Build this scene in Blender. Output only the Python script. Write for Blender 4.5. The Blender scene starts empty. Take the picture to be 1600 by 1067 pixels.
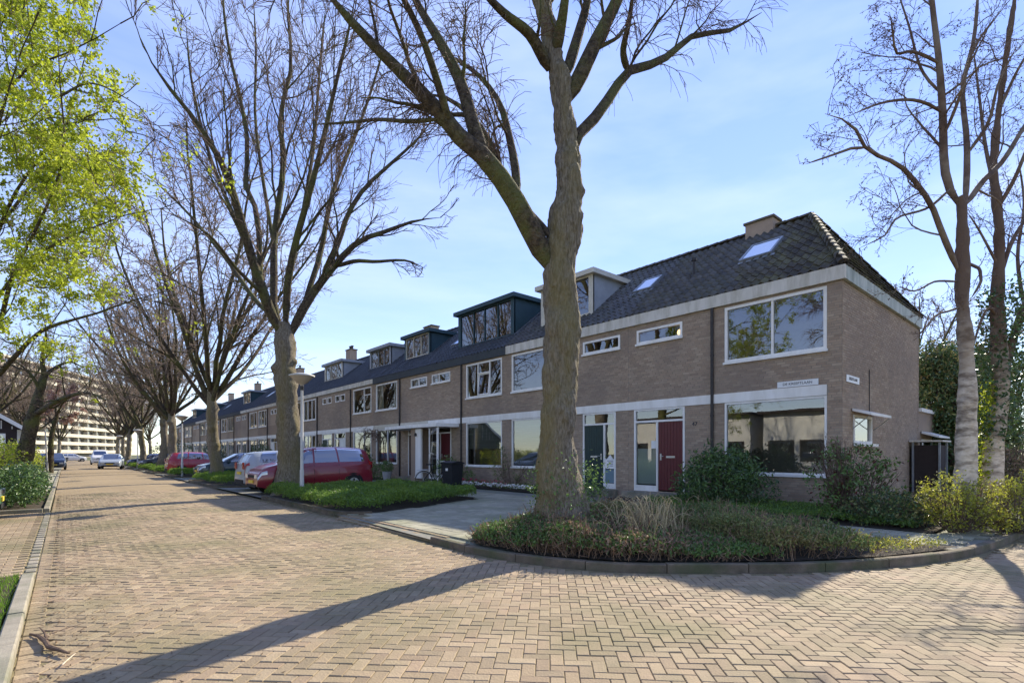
import bpy, math, random
import numpy as np
from mathutils import Vector
rng = np.random.default_rng(7)
random.seed(7)
C = bpy.context.scene.collection
sc = bpy.context.scene
R = math.radians

# ------------------------------------------------------------------ camera, sky, sun
HC = 1.45                       # eye height
YAW = R(40.82)
SA, CA = math.sin(YAW), math.cos(YAW)
FP = 808.0
cd = bpy.data.cameras.new('camera'); cam = bpy.data.objects.new('camera', cd); C.objects.link(cam)
cam.location = (0, 0, HC); cam.rotation_euler = (R(90), 0, -YAW)
cd.sensor_width = 36; cd.lens = 36 * FP / 1600; cd.shift_y = (709 - 533.5) / 1600
cd.clip_start = 0.05; cd.clip_end = 3000
sc.camera = cam

SUN_EL, SUN_AZ = R(35.3), R(13.3)       # azimuth from +X towards +Y
w = bpy.data.worlds.new('World'); sc.world = w; w.use_nodes = True
nt = w.node_tree; nt.nodes.clear()
sky = nt.nodes.new('ShaderNodeTexSky'); sky.sky_type = 'NISHITA'; sky.sun_disc = False
sky.sun_elevation = SUN_EL; sky.sun_rotation = R(90) - SUN_AZ
sky.air_density = 1.0; sky.dust_density = 0.0; sky.ozone_density = 3.0
bg = nt.nodes.new('ShaderNodeBackground'); bg.inputs[1].default_value = 0.15
out = nt.nodes.new('ShaderNodeOutputWorld')
tc = nt.nodes.new('ShaderNodeTexCoord')
mp = nt.nodes.new('ShaderNodeMapping'); mp.inputs['Scale'].default_value = (1.2, 2.2, 7.0); mp.inputs['Rotation'].default_value = (0.25, 0.1, 0.5)
nz = nt.nodes.new('ShaderNodeTexNoise'); nz.inputs['Scale'].default_value = 1.1; nz.inputs['Detail'].default_value = 5; nz.inputs['Roughness'].default_value = 0.55
rp = nt.nodes.new('ShaderNodeValToRGB')
rp.color_ramp.elements[0].position = 0.42; rp.color_ramp.elements[0].color = (0, 0, 0, 1)
rp.color_ramp.elements[1].position = 0.8; rp.color_ramp.elements[1].color = (0.35, 0.35, 0.35, 1)
mx = nt.nodes.new('ShaderNodeMix'); mx.data_type = 'RGBA'
mx.inputs[7].default_value = (2.9, 3.1, 3.5, 1)
nt.links.new(tc.outputs['Generated'], mp.inputs[0]); nt.links.new(mp.outputs[0], nz.inputs[0])
nt.links.new(nz.outputs[0], rp.inputs[0]); nt.links.new(rp.outputs[0], mx.inputs[0])
gam = nt.nodes.new('ShaderNodeGamma'); gam.inputs[1].default_value = 0.48
hsv = nt.nodes.new('ShaderNodeHueSaturation'); hsv.inputs['Hue'].default_value = 0.530; hsv.inputs['Saturation'].default_value = 1.6; hsv.inputs['Value'].default_value = 1.42
nt.links.new(sky.outputs[0], gam.inputs[0]); nt.links.new(gam.outputs[0], hsv.inputs['Color'])
nt.links.new(hsv.outputs[0], mx.inputs[6]); nt.links.new(mx.outputs[2], bg.inputs[0]); nt.links.new(bg.outputs[0], out.inputs[0])

sd = bpy.data.lights.new('sun', 'SUN'); sun = bpy.data.objects.new('sun', sd); C.objects.link(sun)
sd.energy = 3.0; sd.angle = R(0.53); sd.color = (1.0, 0.91, 0.74)
sdir = Vector((math.cos(SUN_EL) * math.cos(SUN_AZ), math.cos(SUN_EL) * math.sin(SUN_AZ), math.sin(SUN_EL)))
sun.rotation_euler = sdir.to_track_quat('Z', 'Y').to_euler()
sc.view_settings.view_transform = 'Standard'; sc.view_settings.look = 'None'
sc.view_settings.exposure = 1.6; sc.view_settings.gamma = 1; sc.view_settings.use_curve_mapping = False
sc.render.engine = 'CYCLES'
sc.cycles.max_bounces = 8; sc.cycles.transparent_max_bounces = 16

# ------------------------------------------------------------------ small maths
def at(px, py, d):
    """world point seen at photograph pixel (px, py) at depth d metres"""
    t = (px - 800) / FP
    return np.array([d * (SA + CA * t), d * (CA - SA * t), HC + (709 - py) * d / FP])
def proj(P):
    P = np.asarray(P, float)
    d = SA * P[..., 0] + CA * P[..., 1]
    l = CA * P[..., 0] - SA * P[..., 1]
    dd = np.where(np.abs(d) < 1e-3, 1e-3, d)
    return 800 + FP * l / dd, 709 - FP * (P[..., 2] - HC) / dd, d
def in_view(X, Y, margin=1.5):
    d = SA * X + CA * Y
    l = CA * X - SA * Y
    return (d > 0.6) & (l > -d * 0.99 - margin) & (l < d * 0.99 + margin)

# ------------------------------------------------------------------ materials
MATS = {}
def mat(name, c1, c2=None, rough=0.8, scale=6.0, bump=0.0, bscale=None, island=0.0, detail=5, spec=0.3, metal=0.0,
        trans=0.0, c3=None, scale3=0.6, amt3=0.5, stretch=None, coat=0.0, hue_island=None, zmix=None, sharp=0.18):
    if name in MATS: return MATS[name]
    m = bpy.data.materials.new(name); m.use_nodes = True; n = m.node_tree; n.nodes.clear()
    L = n.links.new
    o = n.nodes.new('ShaderNodeOutputMaterial'); b = n.nodes.new('ShaderNodeBsdfPrincipled')
    b.inputs['Roughness'].default_value = rough; b.inputs['Metallic'].default_value = metal
    b.inputs['Specular IOR Level'].default_value = spec
    b.inputs['Coat Weight'].default_value = coat
    g = n.nodes.new('ShaderNodeNewGeometry'); tcn = n.nodes.new('ShaderNodeTexCoord')
    mpn = n.nodes.new('ShaderNodeMapping')
    if stretch: mpn.inputs['Scale'].default_value = stretch
    L(g.outputs['Position'], mpn.inputs[0])
    nz = n.nodes.new('ShaderNodeTexNoise'); nz.inputs['Scale'].default_value = scale; nz.inputs['Detail'].default_value = detail
    nz.inputs['Roughness'].default_value = 0.65
    L(mpn.outputs[0], nz.inputs[0])
    c2 = c2 or tuple(x * 0.75 for x in c1)
    cr = n.nodes.new('ShaderNodeValToRGB'); cr.color_ramp.elements[0].position = .5 - sharp; cr.color_ramp.elements[1].position = .5 + sharp
    cr.color_ramp.elements[0].color = (*c2, 1); cr.color_ramp.elements[1].color = (*c1, 1)
    L(nz.outputs[0], cr.inputs[0])
    col = cr.outputs[0]
    if island or hue_island:
        oi = n.nodes.new('ShaderNodeObjectInfo'); ad = n.nodes.new('ShaderNodeMath'); ad.operation = 'ADD'
        L(g.outputs['Random Per Island'], ad.inputs[0]); L(oi.outputs['Random'], ad.inputs[1])
        fr = n.nodes.new('ShaderNodeMath'); fr.operation = 'FRACT'; L(ad.outputs[0], fr.inputs[0])
        if hue_island:
            ir = n.nodes.new('ShaderNodeValToRGB'); ir.color_ramp.interpolation = 'LINEAR'
            els = ir.color_ramp.elements
            while len(els) < len(hue_island): els.new(0.5)
            for i, c in enumerate(hue_island):
                els[i].position = i / (len(hue_island) - 1); els[i].color = (*c, 1)
            L(fr.outputs[0], ir.inputs[0])
            mm = n.nodes.new('ShaderNodeMix'); mm.data_type = 'RGBA'; mm.inputs[0].default_value = 0.6
            L(col, mm.inputs[6]); L(ir.outputs[0], mm.inputs[7]); col = mm.outputs[2]
        if island:
            mr = n.nodes.new('ShaderNodeMapRange'); mr.inputs[3].default_value = 1 - island; mr.inputs[4].default_value = 1 + island
            f2 = n.nodes.new('ShaderNodeMath'); f2.operation = 'MULTIPLY'; f2.inputs[1].default_value = 7.31; L(fr.outputs[0], f2.inputs[0])
            f3 = n.nodes.new('ShaderNodeMath'); f3.operation = 'FRACT'; L(f2.outputs[0], f3.inputs[0]); L(f3.outputs[0], mr.inputs[0])
            vm = n.nodes.new('ShaderNodeVectorMath'); vm.operation = 'SCALE'; L(col, vm.inputs[0]); L(mr.outputs[0], vm.inputs['Scale']); col = vm.outputs[0]
    if c3:
        n3 = n.nodes.new('ShaderNodeTexNoise'); n3.inputs['Scale'].default_value = scale3; n3.inputs['Detail'].default_value = 6; n3.inputs['Roughness'].default_value = 0.6
        L(mpn.outputs[0], n3.inputs[0])
        r3 = n.nodes.new('ShaderNodeValToRGB'); r3.color_ramp.elements[0].position = 0.45; r3.color_ramp.elements[1].position = 0.65
        r3.color_ramp.elements[1].color = (amt3, amt3, amt3, 1)
        L(n3.outputs[0], r3.inputs[0])
        m3 = n.nodes.new('ShaderNodeMix'); m3.data_type = 'RGBA'; L(r3.outputs[0], m3.inputs[0]); L(col, m3.inputs[6]); m3.inputs[7].default_value = (*c3, 1)
        col = m3.outputs[2]
    if zmix:
        sx = n.nodes.new('ShaderNodeSeparateXYZ'); L(g.outputs['Position'], sx.inputs[0])
        zn = n.nodes.new('ShaderNodeTexNoise'); zn.inputs['Scale'].default_value = 3.0; L(g.outputs['Position'], zn.inputs[0])
        za = n.nodes.new('ShaderNodeMath'); za.operation = 'MULTIPLY_ADD'; L(zn.outputs[0], za.inputs[0]); za.inputs[1].default_value = 2.4; L(sx.outputs[2], za.inputs[2])
        zr = n.nodes.new('ShaderNodeMapRange'); L(za.outputs[0], zr.inputs[0]); zr.inputs[1].default_value = zmix[0] + 1.2; zr.inputs[2].default_value = zmix[1] + 1.2
        zm = n.nodes.new('ShaderNodeMix'); zm.data_type = 'RGBA'; L(zr.outputs[0], zm.inputs[0]); L(col, zm.inputs[6]); zm.inputs[7].default_value = (*zmix[2], 1); col = zm.outputs[2]
    L(col, b.inputs['Base Color'])
    if bump:
        bn = n.nodes.new('ShaderNodeTexNoise'); bn.inputs['Scale'].default_value = bscale or scale * 4; bn.inputs['Detail'].default_value = 4
        L(mpn.outputs[0], bn.inputs[0])
        bp = n.nodes.new('ShaderNodeBump'); bp.inputs['Strength'].default_value = min(1, bump); bp.inputs['Distance'].default_value = 0.05 if bump > .9 else 0.02
        L(bn.outputs[0], bp.inputs['Height']); L(bp.outputs[0], b.inputs['Normal'])
    if trans:
        tr = n.nodes.new('ShaderNodeBsdfTranslucent'); ms = n.nodes.new('ShaderNodeMixShader'); ms.inputs[0].default_value = trans
        L(col, tr.inputs[0]); L(b.outputs[0], ms.inputs[1]); L(tr.outputs[0], ms.inputs[2]); L(ms.outputs[0], o.inputs[0])
    else:
        L(b.outputs[0], o.inputs[0])
    MATS[name] = m
    return m

def glass_mat(name, base, tint):
    m = bpy.data.materials.new(name); m.use_nodes = True; n = m.node_tree; n.nodes.clear(); L = n.links.new
    o = n.nodes.new('ShaderNodeOutputMaterial'); gl = n.nodes.new('ShaderNodeBsdfGlossy'); gl.inputs['Roughness'].default_value = 0.008
    gl.inputs['Color'].default_value = (0.95, 0.97, 1, 1)
    tr = n.nodes.new('ShaderNodeBsdfTransparent'); tr.inputs[0].default_value = (*tint, 1)
    fr = n.nodes.new('ShaderNodeFresnel'); fr.inputs[0].default_value = 1.5
    mr = n.nodes.new('ShaderNodeMapRange'); mr.inputs[3].default_value = base; mr.inputs[4].default_value = 1.0
    bn = n.nodes.new('ShaderNodeTexNoise'); bn.inputs['Scale'].default_value = 0.9; bn.inputs['Detail'].default_value = 1
    g = n.nodes.new('ShaderNodeNewGeometry'); L(g.outputs['Position'], bn.inputs[0])
    bp = n.nodes.new('ShaderNodeBump'); bp.inputs['Strength'].default_value = 0.12; bp.inputs['Distance'].default_value = 0.01
    L(bn.outputs[0], bp.inputs['Height']); L(bp.outputs[0], gl.inputs['Normal'])
    ms = n.nodes.new('ShaderNodeMixShader'); L(fr.outputs[0], mr.inputs[0]); L(mr.outputs[0], ms.inputs[0])
    L(tr.outputs[0], ms.inputs[1]); L(gl.outputs[0], ms.inputs[2]); L(ms.outputs[0], o.inputs[0])
    MATS[name] = m
    return m

M = dict(
    paver=mat('paver', (0.32, 0.24, 0.142), (0.23, 0.17, 0.108), 0.85, 14, 0.35, 60, island=0.17, c3=(0.17, 0.15, 0.075), scale3=0.6, amt3=0.75,
              hue_island=[(0.30, 0.228, 0.138), (0.28, 0.20, 0.132), (0.33, 0.252, 0.16), (0.255, 0.198, 0.125), (0.35, 0.275, 0.18)]),
    joint=mat('joint_sand', (0.25, 0.20, 0.105), (0.16, 0.135, 0.07), 0.95, 9, 0.4, 80),
    slab=mat('pavement_slab', (0.35, 0.325, 0.235), (0.25, 0.235, 0.17), 0.9, 8, 0.3, 60, island=0.16, c3=(0.19, 0.20, 0.11), scale3=0.8, amt3=0.6),
    slab_old=mat('grey_klinker', (0.25, 0.235, 0.20), (0.17, 0.165, 0.135), 0.9, 8, 0.3, 60, island=0.12, c3=(0.15, 0.17, 0.09), scale3=0.8, amt3=0.6),
    kerb=mat('kerb_concrete', (0.32, 0.285, 0.22), (0.22, 0.195, 0.15), 0.9, 5, 0.3, 70, island=0.1, c3=(0.12, 0.13, 0.08), scale3=1.5, amt3=0.7),
    kerb_dark=mat('kerb_weathered', (0.19, 0.15, 0.105), (0.10, 0.08, 0.056), 0.95, 5, 0.4, 60, island=0.12, c3=(0.07, 0.085, 0.035), scale3=2, amt3=0.7),
    soil=mat('soil', (0.075, 0.06, 0.04), (0.04, 0.03, 0.02), 1, 7, 0.8, 40),
    earth=mat('ground_earth', (0.12, 0.12, 0.06), (0.07, 0.075, 0.035), 1, 1.2, 0.5, 20),
    grass=mat('grass', (0.20, 0.33, 0.03), (0.12, 0.22, 0.02), 0.7, 3, island=0.25, trans=0.35),
    cover=mat('ground_cover_green', (0.20, 0.31, 0.05), (0.11, 0.20, 0.033), 0.5, 1.5, island=0.35, trans=0.35, c3=(0.20, 0.27, 0.03), scale3=0.9, amt3=0.6),
    brick=mat('house_brick', (0.40, 0.305, 0.215), (0.29, 0.22, 0.155), 0.9, 10, 0.3, 70, island=0.13, c3=(0.23, 0.18, 0.145), scale3=0.55, amt3=0.6,
              hue_island=[(0.40, 0.295, 0.205), (0.30, 0.215, 0.155), (0.42, 0.33, 0.24), (0.34, 0.26, 0.19)]),
    mortar=mat('mortar', (0.30, 0.265, 0.22), (0.20, 0.175, 0.145), 0.95, 8, 0.2, 60),
    tile=mat('roof_tile', (0.10, 0.092, 0.078), (0.055, 0.05, 0.043), 0.6, 8, 0.3, 60, island=0.3, c3=(0.085, 0.085, 0.05), scale3=1.2, amt3=0.5, spec=0.5),
    tile_moss=mat('roof_tile_mossy', (0.10, 0.085, 0.06), (0.055, 0.045, 0.032), 0.8, 8, 0.4, 60, island=0.3, c3=(0.15, 0.14, 0.06), scale3=1.6, amt3=0.7),
    tile_new=mat('roof_tile_slate_blue', (0.062, 0.065, 0.064), (0.04, 0.042, 0.042), 0.5, 8, 0.2, 60, island=0.2, spec=0.5),
    white=mat('white_paint', (0.84, 0.82, 0.77), (0.76, 0.74, 0.68), 0.55, 3, 0.03, 30, c3=(0.60, 0.57, 0.49), scale3=2.2, amt3=0.4, stretch=(1, 1.2, 0.35)),
    cream=mat('cream_paint', (0.62, 0.58, 0.48), (0.50, 0.47, 0.38), 0.6, 3, 0.05, 30),
    fascia=mat('fascia_board', (0.68, 0.64, 0.56), (0.55, 0.52, 0.44), 0.7, 2.2, 0.05, 30, c3=(0.34, 0.31, 0.22), scale3=3.5, amt3=0.55, stretch=(1, 1.3, 0.3)),
    fascia_gable=mat('fascia_gable_weathered', (0.50, 0.52, 0.47), (0.32, 0.36, 0.31), 0.7, 4, 0.1, 40, c3=(0.20, 0.23, 0.19), scale3=3.0, amt3=0.8, stretch=(1, 1, 0.25)),
    fascia_dark=mat('fascia_slate', (0.05, 0.06, 0.065), (0.035, 0.042, 0.047), 0.6, 4, 0.1, 40),
    dormer_blue=mat('dormer_blue_grey', (0.036, 0.075, 0.09), (0.028, 0.06, 0.072), 0.55, 3),
    dormer_grey=mat('dormer_grey', (0.34, 0.36, 0.38), (0.27, 0.29, 0.31), 0.6, 3),
    zinc=mat('zinc', (0.30, 0.32, 0.34), (0.2, 0.22, 0.24), 0.45, 4, metal=0.4),
    pipe=mat('downpipe', (0.05, 0.045, 0.042), (0.03, 0.028, 0.026), 0.5, 8),
    door_red=mat('door_red', (0.11, 0.010, 0.015), (0.085, 0.008, 0.012), 0.42, 12, 0.05, 40, spec=0.5),
    door_green=mat('door_green', (0.010, 0.035, 0.030), (0.008, 0.026, 0.022), 0.5, 6, spec=0.5),
    door_brown=mat('door_brown', (0.05, 0.02, 0.016), (0.035, 0.014, 0.011), 0.5, 6, spec=0.5),
    room=mat('room_wall', (0.30, 0.25, 0.19), (0.2, 0.165, 0.125), 0.9, 1.5),
    curtain=mat('curtain', (0.55, 0.53, 0.47), (0.42, 0.40, 0.35), 0.9, 3, stretch=(8, 8, 0.2)),
    blind=mat('blind', (0.36, 0.38, 0.34), (0.26, 0.28, 0.25), 0.7, 2, stretch=(0.3, 0.3, 14)),
    bark=mat('bark', (0.11, 0.085, 0.055), (0.04, 0.03, 0.02), 0.95, 14, 1.0, 26, sharp=.1, c3=(0.12, 0.13, 0.035), scale3=1.7, amt3=0.75),
    bark_big=mat('bark_lichen', (0.28, 0.24, 0.18), (0.11, 0.09, 0.062), 0.95, 20, 1.0, 30, sharp=.12, c3=(0.20, 0.165, 0.055), scale3=1.0, amt3=0.65, stretch=(1.9, 1.9, 0.4), detail=9),
    twig=mat('twig', (0.17, 0.115, 0.085), (0.10, 0.07, 0.05), 0.9, 3),
    twig_grey=mat('twig_grey', (0.32, 0.24, 0.18), (0.2, 0.155, 0.12), 0.9, 3),
    birch=mat('birch_bark', (0.76, 0.65, 0.50), (0.52, 0.41, 0.28), 0.8, 5, 0.6, 20, c3=(0.10, 0.07, 0.045), scale3=2.4, amt3=0.85, stretch=(1.3, 1.3, 3.2), zmix=(2.2, 4.6, (0.13, 0.085, 0.055))),
    birch_up=mat('birch_upper', (0.16, 0.105, 0.07), (0.08, 0.05, 0.035), 0.85, 6, 0.5, 20, c3=(0.30, 0.25, 0.18), scale3=2.2, amt3=0.5),
    leaf_spring=mat('leaf_spring', (0.46, 0.50, 0.045), (0.30, 0.38, 0.03), 0.5, 2, island=0.3, trans=0.55),
    leaf_dark=mat('leaf_dark', (0.085, 0.15, 0.045), (0.05, 0.095, 0.03), 0.35, 2, island=0.4, trans=0.15, spec=0.5),
    leaf_mid=mat('leaf_mid', (0.15, 0.24, 0.06), (0.09, 0.155, 0.04), 0.4, 2, island=0.4, trans=0.25, spec=0.4),
    leaf_yellow=mat('leaf_yellow_green', (0.46, 0.44, 0.06), (0.28, 0.31, 0.045), 0.5, 2, island=0.35, trans=0.45),
    leaf_olive=mat('leaf_olive', (0.27, 0.28, 0.10), (0.18, 0.20, 0.07), 0.6, 2, island=0.4, trans=0.3, c3=(0.26, 0.17, 0.08), scale3=1.6, amt3=0.7),
    leaf_rust=mat('leaf_rust', (0.38, 0.27, 0.17), (0.24, 0.15, 0.10), 0.7, 3, island=0.4, trans=0.3),
    leaf_red=mat('leaf_red', (0.12, 0.03, 0.025), (0.07, 0.03, 0.02), 0.5, 3, island=0.4, trans=0.25),
    flower=mat('white_flower', (0.75, 0.75, 0.7), (0.7, 0.68, 0.62), 0.7, 3, trans=0.2),
    flower_pink=mat('pink_flower', (0.5, 0.08, 0.12), (0.35, 0.05, 0.08), 0.7, 3, trans=0.2),
    blossom=mat('blossom', (0.50, 0.33, 0.27), (0.38, 0.24, 0.19), 0.8, 3, island=0.2, trans=0.4),
    ivory=mat('apartment_parapet', (0.60, 0.54, 0.42), (0.54, 0.48, 0.37), 0.8, 0.2),
    aptwall=mat('apartment_wall', (0.28, 0.25, 0.20), (0.2, 0.18, 0.15), 0.8, 0.4),
    black=mat('black_rubber', (0.02, 0.02, 0.02), (0.012, 0.012, 0.012), 0.7, 8),
    bin_=mat('bin_plastic', (0.022, 0.024, 0.028), (0.016, 0.018, 0.02), 0.5, 8),
    metal=mat('metal_light', (0.55, 0.55, 0.53), (0.45, 0.45, 0.43), 0.35, 8, metal=0.7),
    pole=mat('pole_paint', (0.58, 0.57, 0.53), (0.45, 0.44, 0.40), 0.55, 3, 0.05, 30, stretch=(1, 1, 0.3)),
    lampcap=mat('lamp_bowl', (0.50, 0.43, 0.36), (0.42, 0.36, 0.30), 0.5, 3),
    sign=mat('sign_white', (0.78, 0.78, 0.76), (0.7, 0.7, 0.68), 0.4, 3),
    ink=mat('sign_ink', (0.05, 0.05, 0.06), (0.04, 0.04, 0.05), 0.5, 3),
    stick=mat('dead_wood', (0.15, 0.10, 0.065), (0.09, 0.06, 0.04), 0.9, 20, 0.5, 60),
    litter=mat('dry_leaf', (0.15, 0.095, 0.05), (0.08, 0.05, 0.03), 0.9, 3, island=0.4),
    pot=mat('pot_grey', (0.35, 0.35, 0.33), (0.28, 0.28, 0.26), 0.8, 5),
    timber=mat('dark_timber', (0.04, 0.03, 0.028), (0.03, 0.022, 0.02), 0.8, 6),
    plaster=mat('pale_plaster', (0.62, 0.60, 0.54), (0.55, 0.53, 0.47), 0.9, 2),
    headlight=mat('headlight_glass', (0.6, 0.62, 0.65), (0.4, 0.42, 0.45), 0.1, 10, spec=0.8, metal=0.3),
    taillight=mat('taillight', (0.35, 0.01, 0.01), (0.25, 0.008, 0.008), 0.2, 10, spec=0.7),
    plate=mat('number_plate', (0.75, 0.52, 0.06), (0.7, 0.48, 0.05), 0.5, 3),
    yellow=mat('warm_lamp', (0.8, 0.5, 0.2), (0.8, 0.5, 0.2), 0.5, 3),
)
glass_mat('window_glass', 0.15, (0.80, 0.85, 0.84)); M['glass'] = MATS['window_glass']
glass_mat('car_glass', 0.20, (0.12, 0.14, 0.15)); M['carglass'] = MATS['car_glass']
def paint(name, c):
    return mat('car_paint_' + name, c, tuple(x * 0.95 for x in c), 0.28, 2, spec=0.5, coat=0.6)

# road seen from afar: herringbone reduced to colour
def road_far_mat():
    m = bpy.data.materials.new('road_far'); m.use_nodes = True; n = m.node_tree; n.nodes.clear(); L = n.links.new
    o = n.nodes.new('ShaderNodeOutputMaterial'); b = n.nodes.new('ShaderNodeBsdfPrincipled'); b.inputs['Roughness'].default_value = 0.87; b.inputs['Specular IOR Level'].default_value = 0.3
    g = n.nodes.new('ShaderNodeNewGeometry'); mp = n.nodes.new('ShaderNodeMapping'); mp.inputs['Rotation'].default_value = (0, 0, R(45)); L(g.outputs['Position'], mp.inputs[0])
    br = n.nodes.new('ShaderNodeTexBrick'); br.inputs['Scale'].default_value = 2.4; br.inputs['Color1'].default_value = (0.31, 0.232, 0.13, 1); br.inputs['Color2'].default_value = (0.26, 0.195, 0.115, 1)
    br.inputs['Mortar'].default_value = (0.19, 0.15, 0.085, 1); br.inputs['Mortar Size'].default_value = 0.012; L(mp.outputs[0], br.inputs[0])
    nz = n.nodes.new('ShaderNodeTexNoise'); nz.inputs['Scale'].default_value = 0.4; nz.inputs['Detail'].default_value = 8; L(g.outputs['Position'], nz.inputs[0])
    mr = n.nodes.new('ShaderNodeMapRange'); mr.inputs[1].default_value = 0.3; mr.inputs[2].default_value = 0.7; mr.inputs[3].default_value = 0.85; mr.inputs[4].default_value = 1.12
    L(nz.outputs[0], mr.inputs[0])
    vm = n.nodes.new('ShaderNodeVectorMath'); vm.operation = 'SCALE'; L(br.outputs[0], vm.inputs[0]); L(mr.outputs[0], vm.inputs['Scale'])
    L(vm.outputs[0], b.inputs['Base Color']); L(b.outputs[0], o.inputs[0]); return m
M['road_far'] = road_far_mat()

# ------------------------------------------------------------------ mesh helpers
class MB:
    def __init__(s): s.v = []; s.f = []; s.n = 0
    def add(s, v, f):
        v = np.asarray(v, float).reshape(-1, 3)
        s.v.append(v); n = s.n
        for q in f: s.f.append([i + n for i in q])
        s.n += len(v); return s
    def box(s, x0, x1, y0, y1, z0, z1):
        if x0 > x1: x0, x1 = x1, x0
        if y0 > y1: y0, y1 = y1, y0
        if z0 > z1: z0, z1 = z1, z0
        v = [(x, y, z) for z in (z0, z1) for (x, y) in ((x0, y0), (x1, y0), (x1, y1), (x0, y1))]
        return s.add(v, [(3, 2, 1, 0), (4, 5, 6, 7), (0, 1, 5, 4), (1, 2, 6, 5), (2, 3, 7, 6), (3, 0, 4, 7)])
    def prism(s, poly, axis, a, b):
        """poly: list of 2D points; extruded along axis from a to b"""
        def P(p, t):
            return {'x': (t, p[0], p[1]), 'y': (p[0], t, p[1]), 'z': (p[0], p[1], t)}[axis]
        n = len(poly); v = [P(p, a) for p in poly] + [P(p, b) for p in poly]
        f = [tuple(range(n))[::-1], tuple(range(n, 2 * n))] + [(i, (i + 1) % n, n + (i + 1) % n, n + i) for i in range(n)]
        return s.add(v, f)
    def tube(s, pts, rad, k=8, cap=True):
        pts = np.asarray(pts, float); n = len(pts)
        rad = np.full(n, rad, float) if np.isscalar(rad) else np.asarray(rad, float)
        V, F = tubes(pts[None], rad[None], k)
        s.add(V, F.tolist())
        if cap: s.add(V[:k], [tuple(range(k))[::-1]]); s.add(V[-k:], [tuple(range(k))])
        return s
    def lathe(s, prof, cx, cy, k=20):
        v = []; f = []
        for r, z in prof:
            for i in range(k):
                a = 2 * math.pi * i / k; v.append((cx + r * math.cos(a), cy + r * math.sin(a), z))
        for j in range(len(prof) - 1):
            for i in range(k):
                f.append((j * k + i, j * k + (i + 1) % k, (j + 1) * k + (i + 1) % k, (j + 1) * k + i))
        return s.add(v, f)
    def build(s, name, m, parent=None, kind=None, smooth=False, loc=None):
        me = bpy.data.meshes.new(name)
        V = np.concatenate(s.v) if s.v else np.zeros((0, 3))
        me.from_pydata(V.tolist(), [], s.f)
        return link(name, me, m, parent, kind, smooth, loc)

def link(name, me, m, parent=None, kind=None, smooth=False, loc=None):
    if m and not me.materials: me.materials.append(m)
    if smooth: me.shade_smooth()
    o = bpy.data.objects.new(name, me); C.objects.link(o)
    if parent: o.parent = parent
    if kind: o['kind'] = kind
    if loc is not None: o.location = loc
    return o

def mesh_np(name, V, F, m, parent=None, kind=None, smooth=False, loc=None):
    """V (n,3), F (m,4) or (m,3) integer array, fast path"""
    V = np.ascontiguousarray(V, np.float32); F = np.ascontiguousarray(F, np.int32)
    me = bpy.data.meshes.new(name)
    me.vertices.add(len(V)); me.vertices.foreach_set('co', V.ravel())
    k = F.shape[1]
    me.loops.add(F.size); me.loops.foreach_set('vertex_index', F.ravel())
    me.polygons.add(len(F)); me.polygons.foreach_set('loop_start', np.arange(0, F.size, k, dtype=np.int32))
    me.polygons.foreach_set('loop_total', np.full(len(F), k, np.int32))
    me.update(calc_edges=True)
    if not smooth: me.shade_flat()
    return link(name, me, m, parent, kind, smooth, loc)

def tubes(P, Rd, k):
    """P (N,n,3) polylines, Rd (N,n) radii -> verts, quads"""
    N, n, _ = P.shape
    T = np.zeros_like(P); T[:, 1:-1] = P[:, 2:] - P[:, :-2]; T[:, 0] = P[:, 1] - P[:, 0]; T[:, -1] = P[:, -1] - P[:, -2]
    T /= np.linalg.norm(T, axis=2, keepdims=True) + 1e-9
    D = P[:, -1] - P[:, 0]; D /= np.linalg.norm(D, axis=1, keepdims=True) + 1e-9
    ref = np.where(np.abs(D[:, 2:3]) > 0.8, np.array([[1.0, 0, 0]]), np.array([[0, 0, 1.0]]))
    U = np.cross(T, ref[:, None, :]); U /= np.linalg.norm(U, axis=2, keepdims=True) + 1e-9
    W = np.cross(T, U)
    a = np.arange(k) * 2 * math.pi / k
    V = P[:, :, None, :] + Rd[:, :, None, None] * (np.cos(a)[None, None, :, None] * U[:, :, None, :] + np.sin(a)[None, None, :, None] * W[:, :, None, :])
    V = V.reshape(-1, 3)
    base = (np.arange(N)[:, None, None] * n + np.arange(n - 1)[None, :, None]) * k
    i = np.arange(k)[None, None, :]; j = (np.arange(k)[None, None, :] + 1) % k
    F = np.stack([base + i, base + j, base + k + j, base + k + i], -1).reshape(-1, 4)
    return V, F

def thing(name, label, cat, loc=(0, 0, 0), rz=0, group=None):
    o = bpy.data.objects.new(name, None); C.objects.link(o); o.empty_display_size = 0.3
    o.location = loc; o.rotation_euler = (0, 0, rz); o['label'] = label; o['category'] = cat
    if group: o['group'] = group
    return o
def tag(o, label, cat, group=None):
    o['label'] = label; o['category'] = cat
    if group: o['group'] = group
    return o
def copy_tree(o, parent=None):
    c = o.copy(); C.objects.link(c)
    if parent: c.parent = parent
    for ch in list(o.children): copy_tree(ch, c)
    return c

# ================================================================== GROUND
def zroad(x, y):
    f = np.clip((np.asarray(y) - 6) / 5, 0, 1)
    return 0.055 * f * np.clip(1 - ((np.asarray(x) - 2.25) / 2.5) ** 2, 0, 1) + 0.004 * np.sin(np.asarray(x) * 1.9 + 1) * np.sin(np.asarray(y) * 1.3) + 0.003 * np.sin(np.asarray(x) * 4.1 + np.asarray(y) * 2.3)

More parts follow.
